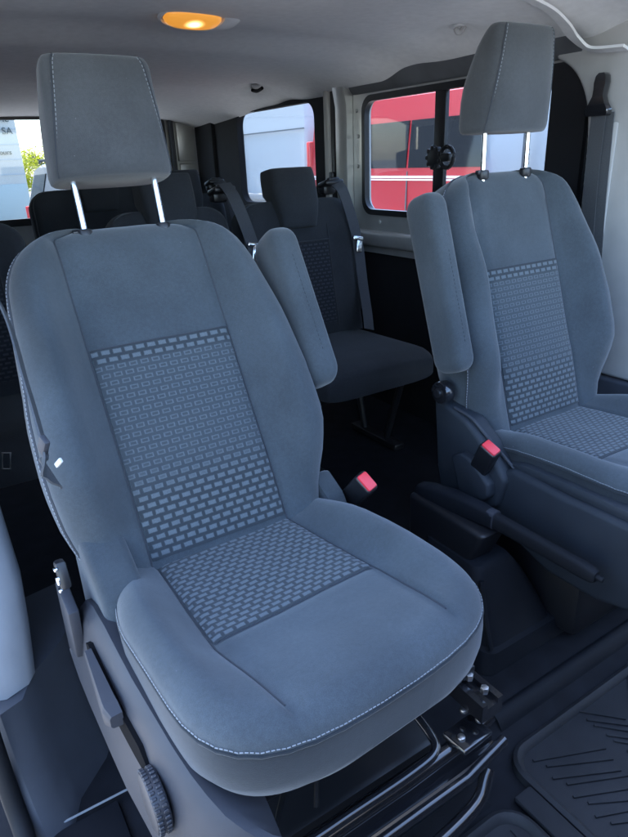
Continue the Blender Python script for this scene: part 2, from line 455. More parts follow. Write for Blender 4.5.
def capsule_rows(P, L, w, d, e=.5, nn=40):
    """soft pad: P(x, n, h), h along its length"""
    rows = []; r = min(w, d)*1.1
    hs = [0] + [r*(1-math.cos(R(90*i/7))) for i in range(1, 8)]
    hs = hs + [r + (L-2*r)*i/6 for i in range(1, 6)] + [L-h for h in hs[::-1]]
    for h in hs:
        if h < r: q = math.sqrt(max(0, 1-(1-h/r)**2))
        elif h > L-r: q = math.sqrt(max(0, 1-((h-(L-r))/r)**2))
        else: q = 1
        q1 = 1-(1-q)*e
        rows.append([P(x, n, h) for x, n in superloop(0, w*q1, -d*q1, d*q1, 3.6, nn)])
    return rows

def make_front_seat(x0, y0, th, inb, label, group):
    root = thing('front_seat', label, 'seat', (x0, y0, 0), 0, group)
    B, C = seat_frames(th, .06, .05 if inb > 0 else 0.)
    # backrest
    back = MB().loft([back_loop(B, s) for s in S_ROWS]).build('backrest', M['cloth'], root, 60)
    v, f, uv = insert_grid(lambda x, s: B(x, s, back_front(x, s)+.0015), back_xc, .012, .4, 24, 44)
    MB().add(v, f, uv).build('insert_panel', M['ins_back'], back, 60, False)
    sm = MB()
    for sg in (-1, 1):
        sm.tube([B(sg*back_xc(s), s, back_front(sg*back_xc(s), s)+.0005) for s in [i*.0125 for i in range(0, 51)]], .0016, 6)
    sm.tube([B(x, .4015, back_front(x, .4015)+.0002) for x in [(-XC+.003)+(2*XC-.006)*i/24 for i in range(25)]], .0016, 6)
    sm.build('panel_seam', M['seam'], back)
    w_ = MB()
    path = []
    for sg in (-1, 1):
        pp = []
        for s in [(-.02+.012*i) for i in range(0, 55)] + [.64]:
            W = sinterp(WT, s); x = sg*(W-.003)
            pp.append(B(sg*(W+.0005), s, back_front(W*.995, s)-.012))
        path.append(pp)
    whole = path[0] + path[1][::-1]
    w_.tube(whole, .0035, 8); w_.build('edge_welt', M['piping'], back)
    for pp, o in ((path[0], -.009), (path[1], -.009)):
        MB().stitches([p + Vector((math.copysign(.0035, p.x), -.002, .001)) for p in pp[4:]], .0075, .0045, .0007).build('stitching', M['thread_dim'], back, 0)
    make_headrest(root, th, lean=.30, nbase=-.012 if inb > 0 else .002, height=.204 if inb > 0 else .222)
    # cushion
    loops = [cush_loop(C, d) for d in D_ROWS]; nt_ = len(loops[0]) - 12
    cu = MB().loft([l[:nt_] for l in loops], False).build('seat_cushion', M['cloth'], root, 60, False)
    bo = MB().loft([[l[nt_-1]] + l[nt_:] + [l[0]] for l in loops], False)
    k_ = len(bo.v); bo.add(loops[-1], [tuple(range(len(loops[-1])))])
    bo.build('cushion_shade_border', M['cloth_border_shade'], cu, 60)  # band below the seam, its shade painted in by darker cloth
    v, f, uv = insert_grid(lambda x, d: C(x, d, cush_top(x, d)+.0014), cush_xc, -.03, .2385, 24, 30)
    MB().add(v, f, uv).build('insert_panel', M['ins_cush'], cu, 60, False)
    sm = MB()
    for sg in (-1, 1):
        sm.tube([C(sg*cush_xc(d), d, cush_top(sg*cush_xc(d), d)+.0005) for d in [i*.0115 for i in range(-3, 37)]], .0015, 6)
    sm.tube([C(x, .2405, cush_top(x, .2405)+.0006) for x in [-.148+.296*i/24 for i in range(25)]], .0013, 6)
    sm.build('panel_seam', M['seam'], cu)
    # edge seam round the cushion
    def edge(dn, grow):
        P = []
        for d in [.02+.0125*i for i in range(0, 21)] + [D_END-(D_END-.28)*(1-i/30)**2 for i in range(1, 31)]:
            W = sinterp(CW, d); P.append((W, d))
        L = [C(-W-grow, d, cush_top(W, d)+dn) for W, d in P]
        Rr = [C(W+grow, d, cush_top(W, d)+dn) for W, d in P]
        mid = [C(.03*q, .4674+grow, cush_top(.0, .4672)+dn) for q in (-1, -.5, 0, .5, 1)]
        return L + mid + Rr[::-1]
    e0 = edge(-.003, .0006)
    MB().tube(e0, .0024, 8).build('edge_welt', M['cloth_border_shade'], cu)
    MB().stitches(edge(.0032, .0012), .0062, .0044, .0008).build('stitching', M['thread'], cu, 0)
    # arm rest folded up beside the backrest
    cx = .288 if inb > 0 else -.315; s_a, L_a = (.235, .34) if inb > 0 else (.185, .40)
    n_a = .015 if inb > 0 else .03; dA = .056 if inb > 0 else .046
    def PA(x, n, h): return B(cx + x, s_a + h, n_a + n)
    a = MB().loft(capsule_rows(PA, L_a, .034 if inb > 0 else .030, dA, .62)).build('armrest', M['cloth_side'], root, 60)
    MB().stitches([PA(0, dA+.0005, h) for h in [.06+.01*i for i in range(22)]], .009, .005, .0005).build('stitching', M['seam'], a, 0)
    MB().cyl(B(inb*.268, s_a+.05, n_a-.01), .022, .03, 'x', 20).build('armrest_pivot', M['black'], root)
    return root, B, C

near, NB, NC = make_front_seat(0, 0, .5207, 1, 'grey cloth front seat nearest the open door, patterned insert, side lever and knob in view', 'front seats')
far, FB, FC = make_front_seat(.9406, .0221, .3188, -1, 'grey cloth front seat beyond the handbrake lever, in front of the pale pillar', 'front seats')

# ---- near seat: outer side cover with lever and knob
def cover_near(root):
    ys = [.06, .055, .045, .02, -.03, -.09, -.15, -.21, -.27, -.33, -.37, -.40, -.425, -.445, -.458, -.465]
    rows = []
    for y in ys:
        xo = interp([(-.47, -.178), (-.458, -.2), (-.445, -.215), (-.425, -.230), (-.40, -.241), (-.37, -.249), (-.33, -.256), (-.2, -.268), (.06, -.276)], y)
        zt = interp([(-.47, .335), (-.44, .365), (-.40, .39), (-.34, .412), (-.2, .437), (-.05, .452), (.02, .425), (.05, .375), (.06, .36)], y)
        zb = interp([(-.47, .27), (-.45, .24), (-.38, .225), (-.2, .235), (0, .25), (.04, .27), (.06, .3)], y)
        fl = .016
        rows.append([(-.15, y, zb+.01), (xo+.02, y, zb), (xo-fl+.006, y, zb), (xo-fl, y, zb+.008), (xo-.5*fl-.002, y, zb+.35*(zt-zb)),
                     (xo, y, zb+.70*(zt-zb)), (xo+.004, y, zt-.030), (xo+.011, y, zt-.010), (xo+.022, y, zt), (xo+.036, y, zt-.002), (-.15, y, zt-.03)])
    c = MB().loft(rows).build('side_cover', M['plast'], root, 35)
    # raised rim of the recess and the recess itself
    def surf(y, z):
        xo = interp([(-.47, -.178), (-.445, -.215), (-.40, -.241), (-.33, -.256), (-.2, -.268), (.06, -.276)], y)
        return xo - .004
    slot = MB(); rows = []
    for t in range(0, 13):
        y = -.06 - .235*t/12; z = .394 - .040*t/12
        h = .024 if 0 < t < 12 else .010
        x = surf(y, z)-.0005
        rows.append([(x, y, z-h), (x, y, z+h), (x+.02, y, z+h), (x+.02, y, z-h)])
    slot.loft(rows).build('lever_recess', M['recess'], c, 30)
    lv = MB(); rows = []
    for t in range(0, 11):
        q = t/10; y = -.09 - .135*q; z = .402 - .012*q
        h = .019*(1-.3*(1-q)**2)*(1 if t < 10 else .6); x = surf(y, z)-.003
        d = .020*(.35+.65*q)*(1 if t < 10 else .7)
        rows.append([(x+.004, y, z-h), (x-d*.8, y, z-h*.9), (x-d, y, z-h*.6), (x-d, y, z+h*.6), (x-d*.8, y, z+h*.9), (x+.004, y, z+h)])
    lv.loft(rows).build('recline_lever', M['plast'], c, 40)
    kn = MB(); cy, cz = -.325, .335; cx = surf(cy, cz)-.006
    kn.cyl((cx, cy, cz), .040, .022, 'x', 40, .005)
    ko = kn.build('height_knob', M['knob'], c, 40)
    rb = MB()
    for k in range(34):
        a = 2*math.pi*k/34
        for dx in (-.0055, .0045):
            aa = a + (0.09 if dx > 0 else 0)
            rb.box((cx+dx, cy+.0405*math.cos(aa), cz+.0405*math.sin(aa)), (.007, .0042, .0042), (aa, 0, 0), .001, 1)
    rb.build('grip_ribs', M['knob'], ko, 0)
    # hinge cover plate behind the cushion
    hp = MB().prism([(.12, .34), (-.06, .34), (-.105, .43), (-.07, .47), (-.02, .50), (.07, .55), (.12, .5)], 'x', -.243, -.17, .016, 3)
    hp.build('hinge_cover', M['cloth_side'], root, 60)
    # rear wedge of the cover that stands up behind
    MB().prism([(.085, .29), (.055, .46), (-.03, .445), (-.01, .34)], 'x', -.290, -.272, .004).build('cover_wing', M['plast'], c, 35)
cover_near(near)

def buckle(root, base, tip, wdir, name='buckle'):
    base, tip = Vector(base), Vector(tip); t = (tip-base).normalized(); w = Vector(wdir).normalized(); n = t.cross(w).normalized(); w = n.cross(t)
    Mx = Matrix((w, n, t)).transposed().to_4x4()
    L = (tip-base).length
    b = MB().box((base+tip)/2, (.046, .030, L), Mx, .007, 3).build(name, M['black'], root, 40)
    MB().box(tip - t*.004 + n*.0 , (.038, .024, .016), Mx, .004).build('release_button', M['red'], b, 40)
    MB().tube([base - t*.07, base+t*.01], .006, 8, flat=(.012, .004)).build('buckle_stalk', M['black'], b)
    return b
buckle(near, (.296, .012, .436), (.288, -.055, .508), (.25, -1, -.4))
MB().prism([(.10, .40), (.02, .38), (-.03, .43), (-.005, .47), (.05, .50), (.09, .47)], 'x', .225, .268, .008).build('hinge_cover', M['cloth_side'], near, 40)

# ---- near seat: pedestal frame
def near_base(root):
    b = MB()
    rows = []
    for i in range(21):      # pressed front cross beam
        x = -.24 + .53*i/20; e = .010*math.sin(i*.9)*0; yb = -.405
        w = .034 if x < .2 else .034-.2*(x-.2)**1.0*.5
        rows.append([(x, yb+w, .130), (x, yb-w*.3, .126), (x, yb-w, .140), (x, yb-w*1.02, .152), (x, yb-w*.72, .160), (x, yb-w*.55, .146), (x, yb-w*.15, .147), (x, yb+w*.05, .170), (x, yb+w*.3, .178), (x, yb+w*.55, .166), (x, yb+w, .160)])
    b.loft(rows)
    b.tube([(-.26, -.398, .172), (.1, -.398, .172), (.24, -.396, .176), (.30, -.388, .182)], .014, 16)
    b.tube([(-.26, -.437, .150), (.2, -.437, .150), (.30, -.425, .158)], .009, 14)
    o = b.build('cross_beam', M['blackgloss'], root, 50)
    MB().box((.235, -.40, .19), (.075, .05, .012), (0, .12, .1), .004).build('beam_plate', M['blackgloss'], root)
    for p in ((.215, -.405, .2), (.262, -.40, .207), (.25, -.375, .213)): MB().cyl(p, .007, .008, 'z', 12, .002).build('bolt', M['steel'], o)
    MB().tube(catmull([(-.24, -.44, .075), (0, -.455, .07), (.2, -.45, .085), (.26, -.43, .12)], 6), .012, 10).build('lower_beam', M['blackgloss'], root)
    for x in (-.2, .275):
        rail = MB(); y0, y1 = -.415, .14
        prof = [(-.024, -.018), (.024, -.018), (.024, .018), (.012, .018), (.012, .008), (-.012, .008), (-.012, .018), (-.024, .018)]
        rail.loft([[(x+a, y, .235+c) for a, c in prof] for y in (y0, y1)])
        rr = rail.build('slide_rail', M['blackgloss'], root, 30)
        up = MB().box((x, -.13, .268), (.028, .46, .022), None, .003).build('upper_runner', M['black'], rr)
        for yy in (-.395, -.36): MB().cyl((x, yy, .262), .007, .012, 'z', 6, .001).build('bolt', M['steel'], rr)
    # adjuster bar
    pts = catmull([(-.155, -.24, .285), (-.155, -.34, .262), (-.15, -.405, .25), (-.125, -.43, .245), (-.02, -.432, .243), (.09, -.432, .243), (.135, -.425, .243), (.15, -.40, .245), (.15, -.33, .262), (.15, -.22, .285)], 6)
    MB().tube(pts, .0075, 10).build('slide_handle', M['blackgloss'], root)
    pan = MB()
    pan.box((0.02, -.14, .31), (.42, .5, .02), None, .006)
    pan.box((.02, -.1, .055), (.46, .46, .1), None, .015)
    pan.build('seat_pan', M['black'], root)
    wi = MB()
    wi.tube(catmull([(-.05, -.37, .2), (0, -.3, .26), (.06, -.24, .24), (.1, -.1, .3)], 8), .004, 6)
    wi.tube(catmull([(-.12, -.36, .18), (-.06, -.3, .2), (.0, -.25, .28)], 8), .005, 6)
    wi.build('wiring', M['rubber'], root)
near_base(near)

# ---- far seat: inner side
def far_inner(root):
    X = -.27
    hg = MB().prism([(.125, .545), (.062, .528), (.012, .512), (-.03, .482), (-.085, .442), (-.118, .405), (-.10, .33), (-.02, .275), (.08, .262), (.105, .36)], 'x', X-.022, X+.045, .012, 3)
    h = hg.build('hinge_cover', M['plast_mid'], root, 40)
    lip = catmull([(X-.012, .06, .53), (X-.006, .01, .517), (X, -.03, .488), (X+.006, -.085, .45), (X+.01, -.13, .42)], 6)
    MB().tube(lip, .004, 8).build('hinge_rim', M['plast'], h, 40)
    MB().prism([(.035, .42), (.002, .44), (-.03, .434), (-.088, .392), (-.092, .362), (-.075, .342), (.0, .332)], 'x', X-.045, X-.012, .008, 3).build('buckle_bracket', M['plast_mid'], root, 40)
    # moulded skirt, with an upper ledge
    MB().prism([(-.05, .395), (-.12, .435), (-.26, .428), (-.42, .43), (-.455, .40), (-.44, .245), (-.36, .225), (-.24, .225), (-.08, .28)], 'x', X-.008, X+.03, .014, 4).build('side_skirt', M['plast_mid'], root, 40)
    MB().prism([(-.08, .432), (-.14, .45), (-.28, .452), (-.42, .45), (-.43, .425), (-.28, .426), (-.14, .428)], 'x', X+.006, X+.05, .006).build('skirt_ledge', M['plast_mid'], root, 40)
    kb = MB().cyl((X-.028, .085, .567), .028, .03, 'x', 12, .005).build('lumbar_knob', M['blackgloss'], root, 30)
    MB().cyl((X-.045, .085, .567), .012, .01, 'x', 12, .003).build('knob_cap', M['black'], kb, 30)
    MB().box((.02, -.06, .12), (.44, .44, .2), None, .02).build('pedestal', M['black'], root)
    MB().box((0.02, -.14, .29), (.42, .5, .05), None, .01).build('seat_pan', M['black'], root)
far_inner(far)
buckle(far, (-.296, -.045, .412), (-.318, -.092, .490), (.15, -1, -.35))

# ---------------------------------------------------------------- handbrake, tunnel cover, floor, mat
hbk = thing('handbrake_lever', 'black handbrake lever lying between the two front seats', 'handbrake', (.59, .05, .0))
def L_(p): return Vector(p) - Vector((.59, .05, 0))
def hb_sec(p, t, rw, rh, n=16):
    t = Vector(t).normalized(); side = t.cross(Vector((0, 0, 1))).normalized(); up = side.cross(t)
    return [L_(p) + side*rw*math.copysign(abs(math.cos(a))**.55, math.cos(a)) + up*rh*math.copysign(abs(math.sin(a))**.55, math.sin(a)) for a in [2*math.pi*k/n for k in range(n)]]
T = (.02, -.40, -.02)
rows = [hb_sec(p, T, rw, rh) for p, rw, rh in (((.575, .115, .315), .012, .012), ((.577, .105, .318), .019, .024), ((.58, .07, .325), .021, .028), ((.583, 0, .337), .020, .028), ((.588, -.08, .342), .018, .025), ((.59, -.125, .342), .016, .021))]
hg = MB().loft(rows).build('lever_base', M['plast_dk'], hbk, 45)
rows = [hb_sec(p, T, rw, rh) for p, rw, rh in (((.59, -.123, .342), .0135, .0195), ((.592, -.16, .341), .0125, .0185), ((.597, -.25, .337), .012, .0175), ((.603, -.34, .332), .0125, .0175), ((.6045, -.362, .331), .012, .0155), ((.605, -.368, .3305), .009, .011))]
MB().loft(rows).build('grip', M['rubber'], hbk, 45)
rows = [hb_sec(p, T, .0152, .0222) for p in ((.5885, -.108, .343), (.59, -.128, .343))]
MB().loft(rows).build('collar', M['plast'], hbk, 45)
MB().cyl(L_((.606, -.373, .330)), .006, .018, Vector(T), 14, .003).build('release_button', M['rubber'], hbk)
MB().prism([(.115-.05, .32), (.11-.05, .03), (-.02-.05, .03), (-.10-.05, .235), (-.135-.05, .318)], 'x', -.045, .035, .012, 3).build('mounting_bracket', M['black'], hbk)

tc_ = thing('tunnel_cover', 'black moulded floor tunnel cover stepping down in front of the handbrake', 'console', (.55, -.1, 0))
def T_(p): return Vector(p) - Vector((.55, -.1, 0))
def ring(z, x0, x1, y0, y1, r=.02, k=4):
    P = []
    for cx, cy, st in ((x1-r, y0+r, -90), (x1-r, y1-r, 0), (x0+r, y1-r, 90), (x0+r, y0+r, 180)):
        for i in range(k+1):
            a = R(st+90*i/k); P.append(T_((cx+r*math.cos(a), cy+r*math.sin(a), z)))
    return P
rows = [ring(0.002, .50, .80, -.215, .05, .03), ring(.05, .515, .77, -.205, .05, .03), ring(.056, .525, .745, -.195, .05, .03),
        ring(.12, .525, .72, -.17, .05, .03), ring(.18, .53, .69, -.15, .05, .028), ring(.222, .535, .66, -.136, .05, .025), ring(.234, .54, .65, -.128, .045, .02), ring(.238, .55, .64, -.118, .035, .015)]
MB().loft(rows).build('cover_shell', M['plast_dk'], tc_, 35)
MB().tube([T_((.535, -.147, .215)), T_((.533, -.172, .12)), T_((.528, -.196, .06))], .006, 8).build('corner_rib', M['plast_dk'], tc_)

# floor: vinyl covered, one sheet, stepping down into the front footwell
M['floor'] = mat('black_floor_vinyl', (.011, .012, .015), .85, spec=.15, noise=.25, nscale=18, bump=.4, bscale=500)
fb = MB()
ys = [3.2, 1.2, 0, -.22, -.245, -.27, -.30, -.33, -.36, -.42, -.6, -.9, -1.3, -1.6]
def floor_z(x, y):
    step = -.055*sstep(-.27, -.36, -y*-1) if False else -.055*sstep(.27, .36, -y)
    if x < .32: step = -.055*sstep(.375, .40, -y)
    return step
xs = [-.5, -.3, 0, .2, .30, .32, .34, .4, .6, .8, 1.0, 1.2, 1.425]
ys = sorted(set(ys + [-.375, -.385, -.40, -.45, -.47, -.49, -.51, -.53, -.54]), reverse=True)
v = [(x, y, floor_z(x, y)) for y in ys for x in xs]; n = len(xs)
fb.add(v, [(j*n+i, j*n+i+1, (j+1)*n+i+1, (j+1)*n+i) for j in range(len(ys)-1) for i in range(n-1)])
struct(fb.build('floor', M['floor'], None, 40, False))

ns = MB().loft([[(x, y, z+dz) for y, z in ((-.275, -.004), (-.28, .003), (-.29, .004), (-.302, -.004), (-.312, -.02), (-.32, -.06), (-.275, -.05))] for x, dz in ((.44, 0), (.9, 0), (1.40, 0))])
struct(ns.build('floor_step', M['plast_dk'], None, 60))

# rubber mat in the front footwell: rim, herringbone ribs
M['mat'] = mat('mat_rubber', (.018, .019, .022), .6, spec=.3, noise=.25, nscale=9, bump=.35, bscale=600, detail=6)
mt = thing('rubber_mat', 'dark ribbed rubber floor mat in the front footwell', 'floor mat', (.62, -.6, -.055))
def K_(p): return Vector(p) - Vector((.62, -.6, -.055))
zt = -.05
def rrect(x0, x1, y0, y1, r, z, k=6):
    P = []
    for cx, cy, st in ((x1-r, y0+r, -90), (x1-r, y1-r, 0), (x0+r, y1-r, 90), (x0+r, y0+r, 180)):
        for i in range(k+1):
            a = R(st+90*i/k); P.append(K_((cx+r*math.cos(a), cy+r*math.sin(a), z)))
    return P
def tray(x0, x1, y0, y1):
    m_ = MB()
    m_.loft([rrect(x0-.018, x1+.018, y0-.018, y1+.018, .062, zt-.004), rrect(x0-.016, x1+.016, y0-.016, y1+.016, .06, zt+.012), rrect(x0-.008, x1+.008, y0-.008, y1+.008, .052, zt+.016),
             rrect(x0, x1, y0, y1, .046, zt+.011), rrect(x0+.004, x1-.004, y0+.004, y1-.004, .044, zt+.002)], True, False, True)
    return m_
rb = tray(.42, 1.0, -.98, -.36)
def rib(p, q, w=.0045, h=.004): rb.tube([K_((*p, zt+.003)), K_((*q, zt+.003))], 1, 4, flat=(w, h))
for k in range(24):
    y = -.385 - .0235*k
    rib((.455+.012*(k % 2), y), (.60-.01*(k % 3), y-.064), .0026, .0032)
    rib((.63, y+.03-.006*(k % 2)), (.70, y-.045), .0026, .0032)
    rib((.745, y-.03), (.86, y+.05), .0026, .0032)
    rib((.885, y+.04), (.97, y-.02), .0026, .0032)
rb.build('main_tray', M['mat'], mt, 40)
rb = tray(.0, .335, -.98, -.432)
for k in range(10): rib((.03+.031*k, -.455), (.03+.031*k, -.94), .003, .0035)
rb.build('side_tray', M['mat'], mt, 40)
MB().box(K_((.378, -.70, zt+.008)), (.045, .56, .016), None, .006).build('bridge', M['mat'], mt)

# ---------------------------------------------------------------- van shell
M['liner'] = mat('grey_headliner_cloth', (.74, .735, .73), .95, noise=.05, nscale=40, bump=.3, bscale=900, sheen=.2)
M['trim'] = mat('light_grey_trim', (.44, .43, .415), .6, noise=.04, nscale=20, bump=.15, bscale=1200)
M['trim_side'] = mat('blue_grey_pillar_trim', (.26, .28, .31), .65, noise=.05, nscale=20, bump=.2, bscale=1200)
M['trim_lo'] = mat('mid_grey_trim', (.055, .06, .072), .6, spec=.3, noise=.06, nscale=20, bump=.2, bscale=1200)
M['paint_in'] = mat('silver_body_paint', (.50, .50, .49), .34, .5, noise=.06, nscale=15, coat=.3)
M['dark_in'] = mat('dark_inner_panel', (.010, .011, .014), .75, spec=.25, noise=.15, nscale=20)
M['seal'] = mat('window_surround_black', (.010, .010, .012), .4)
def glass(name, tint=(.9, .93, .93), alpha=.12):
    m, nt, b = nmat(name); N, L = nt.nodes, nt.links
    N.remove(b); out = N['Material Output']
    t = N.new('ShaderNodeBsdfTransparent'); t.inputs['Color'].default_value = (*tint, 1)
    g = N.new('ShaderNodeBsdfGlossy'); g.inputs['Roughness'].default_value = .02
    lw = N.new('ShaderNodeLayerWeight'); X = MX(nt)
    fr = X.op('ADD', .035, X.op('MULTIPLY', X.op('POWER', lw.outputs['Facing'], 5.), .9))
    mx = N.new('ShaderNodeMixShader'); L.new(fr, mx.inputs[0]); L.new(t.outputs[0], mx.inputs[1]); L.new(g.outputs[0], mx.inputs[2])
    L.new(mx.outputs[0], out.inputs['Surface']); return m
M['glass'] = glass('window_glass', (.80, .82, .83))
M['glass_dk'] = glass('privacy_glass', (.68, .70, .71))

# headliner
def ceil_z(x, y):
    c = .47; e = abs(x-c)/.93
    z = 1.452 - .062*max(0, (e-.62)/.38)**2 - .02*e*e
    z -= .075*sstep(2.2, 3.2, y)
    z += .012*math.exp(-((y-1.02)/.09)**2)*(1-.6*e) - .018*sstep(1.08, 1.26, y)*(1-sstep(2.5, 3, y)) + .012*math.exp(-((y-2.0)/.1)**2)
    z += .03*sstep(.34, .26, y) if False else .022*(1-sstep(.22, .34, y))
    z += .034*math.exp(-((x-1.21)/.075)**2-((y-.70)/.105)**2) + .022*math.exp(-((x-1.22)/.06)**2-((y-2.05)/.12)**2)
    return z
nx, ny = 96, 200
rows_b, rows_t = [], []
for j in range(ny+1):
    y = -.36 + (3.26+.36)*j/ny
    rows_b.append([(-.46 + 1.86*i/nx, y, ceil_z(-.46+1.86*i/nx, y)) for i in range(nx+1)])
    rows_t.append([(-.46 + 1.86*i/nx, y, ceil_z(-.46+1.86*i/nx, y)+.05) for i in range(nx, -1, -1)])
cl = MB().loft([a+b for a, b in zip(rows_b, rows_t)])
struct(cl.build('ceiling', M['liner'], None, 45))

# far side wall
XW = 1.40
sd = thing('sliding_door', 'silver sliding side door with black framed two pane window, beyond the front seats', 'door', (XW, .9, 0))
def D_(x=0): return XW
def sub(mb, o):      # shift verts into the parent's space
    mb.v = [(p[0]-o[0], p[1]-o[1], p[2]-o[2]) for p in mb.v]; return mb
so = (XW, .9, 0)
m_ = MB(); m_.frame((.355, .70, 1.485, 1.375), (.45, .874, 1.408, 1.320), 'x', 1.395, 1.43, .02, .06)
sub(m_, so).build('door_panel', M['paint_in'], sd, 40)
m_ = MB(); m_.frame((.335, .862, 1.416, 1.332), (.462, .885, 1.395, 1.308), 'x', 1.386, 1.412, .06, .05)
sub(m_, so).build('window_surround', M['seal'], sd, 40)
MB().prism([(.975-.9, .88), (.975-.9, 1.315), (.918-.9, 1.315), (.918-.9, .88)], 'x', -.010, .010, .004).build('centre_post', M['seal'], sd, 40)
m_ = MB(); m_.box((1.406, .925, 1.1), (.003, .97, .45), None, 0); sub(m_, so).build('window_pane', M['glass'], sd, 0)
lt = MB(); lt.cyl((-.028, .045, 1.085), .036, .022, 'x', 18, .006)
for k in range(9):
    a = 2*math.pi*k/9; lt.cyl((-.03, .045+.034*math.cos(a), 1.085+.034*math.sin(a)), .009, .02, 'x', 10, .003)
lt.box((-.026, -.01, 1.085), (.02, .05, .03), None, .006)
lto = lt.build('window_latch', M['seal'], sd, 40)
rr = MB(); rr.tube([(-.03, -.02+.034*math.cos(a), 1.085+.036*math.sin(a)) for a in [2*math.pi*k/20 for k in range(20)]], .008, 8, True)
rr.build('latch_ring', M['seal'], lto)
# ledge and dark lower bay
m_ = MB(); m_.prism([(.36, .80), (1.5, .80), (1.5, .735), (.36, .735)], 'x', 1.345, 1.394, .014, 3); sub(m_, so).build('waist_ledge', M['paint_in'], sd, 40)
m_ = MB(); m_.box((1.42, .93, .33), (.03, 1.12, .86), None, .004); sub(m_, so).build('lower_panel', M['dark_in'], sd, 40)
bl = MB()
for y, z in ((1.462, 1.28), (1.45, 1.18), (1.455, 1.06), (1.2, 1.356), (1.0, 1.356), (.8, 1.356), (1.1, .815+.03), (1.3, .86-.025)): bl.cyl((1.393, y, z), .008, .008, 'x', 12, .002)
sub(bl, so).build('panel_plugs', M['paint_in'], sd)

# C pillar between sliding door and rear quarter
cp = thing('rear_pillar', 'silver painted pillar behind the sliding door with a pale weatherstrip', 'pillar', (XW, 1.55, 0))
o = (XW, 1.55, 0)
m_ = MB(); m_.loft([[(1.36+dx, 1.488, z), (1.352+dx, 1.50, z), (1.352+dx, 1.56, z), (1.372+dx, 1.575, z), (1.43, 1.575, z), (1.43, 1.488, z)] for z, dx in ((0, .03), (.75, .01), (1.0, 0), (1.3, 0), (1.40, -.02))])
sub(m_, o).build('pillar_panel', M['paint_in'], cp, 40)
m_ = MB(); m_.box((1.385, 1.595, .75), (.05, .035, 1.32), None, .006); sub(m_, o).build('dark_gap', M['seal'], cp)
m_ = MB(); m_.box((1.372, 1.634, .75), (.05, .036, 1.32), None, .012); sub(m_, o).build('weatherstrip', M['trim'], cp)
m_ = MB(); m_.box((1.352, 1.595, 1.02), (.02, .03, .04), None, .006); sub(m_, o).build('belt_stop', M['black'], cp)

# rear quarter with its window
rq = thing('rear_quarter_panel', 'dark rear side panel with one large window, behind the second row seat', 'side panel', (XW, 2.4, 0))
o = (XW, 2.4, 0)
m_ = MB(); m_.frame((1.655, .0, 3.19, 1.41), (1.79, .88, 2.60, 1.345), 'x', 1.39, 1.43, .02, .07); sub(m_, o).build('quarter_trim', M['dark_in'], rq, 40)
m_ = MB(); m_.box((1.415, 2.195, 1.11), (.003, .86, .52), None, 0); sub(m_, o).build('window_pane', M['glass_dk'], rq, 0)
# header rail over the side openings
hr_ = MB(); hr_.loft([[(1.435, y, 1.340), (1.382, y, 1.340), (1.372, y, 1.350), (1.352, y, 1.378), (1.335, y, 1.40), (1.435, y, 1.43)] for y in (.36, 1.47)])
tag(hr_.build('header_rail', mat('dark_header_paint', (.13, .135, .145), .45, noise=.2, nscale=9), None, 40), 'dark grey roof rail above the sliding door window', 'roof rail')

# B pillar far side
bp_ = thing('door_pillar', 'pale grey pillar trim on the far side behind the hanging front belt', 'pillar', (1.38, .2, 0))
o = (1.38, .2, 0)
prof = [(.30, .44), (.306, .8)] + [(v_.x, v_.y) for v_ in catmull([(.31, 1.0, 0), (.314, 1.12, 0), (.326, 1.20, 0), (.352, 1.262, 0), (.392, 1.31, 0), (.45, 1.345, 0)], 5)] + [(.47, 1.43), (-.10, 1.43), (-.10, .44)]
m_ = MB(); m_.prism(prof, 'x', 1.372, 1.43, .012, 3); sub(m_, o).build('upper_trim', M['trim'], bp_, 40)
m_ = MB(); m_.prism([(.335, 0), (.325, .436), (-.10, .436), (-.10, 0)], 'x', 1.360, 1.43, .010, 3); sub(m_, o).build('lower_trim', M['trim_lo'], bp_, 40)
m_ = MB(); m_.box((1.368, .24, .85), (.008, .05, .62), None, .004); sub(m_, o).build('belt_track', M['trim'], bp_, 40)
# dark curtain of the window surround behind the pillar
m_ = MB(); m_.prism([(.30, .44), (.47, .44), (.47, 1.29), (.44, 1.34), (.38, 1.33), (.30, 1.24)], 'x', 1.402, 1.43, .004); sub(m_, o).build('pillar_return', M['dark_in'], bp_, 40)
# moulded bead across the roof at the pillar
bead = catmull([(1.335, .20, 1.335), (1.33, .30, 1.345), (1.29, .33, 1.375), (1.22, .318, 1.405), (1.12, .305, 1.432), (.95, .30, 1.452), (.6, .295, 1.462), (.1, .295, 1.462)], 8)
tag(MB().tube(bead, 1, 4, flat=(.016, .0035), up=(.25, -.1, 1)).build('roof_bead', M['liner'], None, 60), 'pale moulded bead crossing the roof lining above the far front seat', 'trim')

# far front belt
fbelt = thing('seat_belt', 'dark front seat belt hanging from its ring on the pale far pillar', 'seat belt', (1.33, .25, 0), 0, 'seat belts')
o = (1.33, .25, 0)
ge = MB(); ge.loft([[(1.352-dx, .268+w, z), (1.34-dx, .268+w*.8, z), (1.34-dx, .268-w*.8, z), (1.352-dx, .268-w, z), (1.364-dx, .268-w*.8, z), (1.364-dx, .268+w*.8, z)] for z, w, dx in ((1.285, .010, 0), (1.278, .018, .002), (1.262, .022, .003), (1.245, .020, .004), (1.228, .020, .006), (1.21, .03, .008), (1.195, .042, .008), (1.183, .042, .006), (1.178, .036, .004))])
sub(ge, o).build('guide_ring', M['blackgloss'], fbelt, 50)
we = MB(); we.tube(catmull([(1.342, .262, 1.19), (1.34, .258, 1.0), (1.336, .24, .75), (1.33, .215, .5), (1.325, .195, .36), (1.325, .19, .28)], 8), 1, 4, flat=(.0225, .0012), up=(1, 0, 0)); sub(we, o).build('webbing', M['webbing'], fbelt, 60)
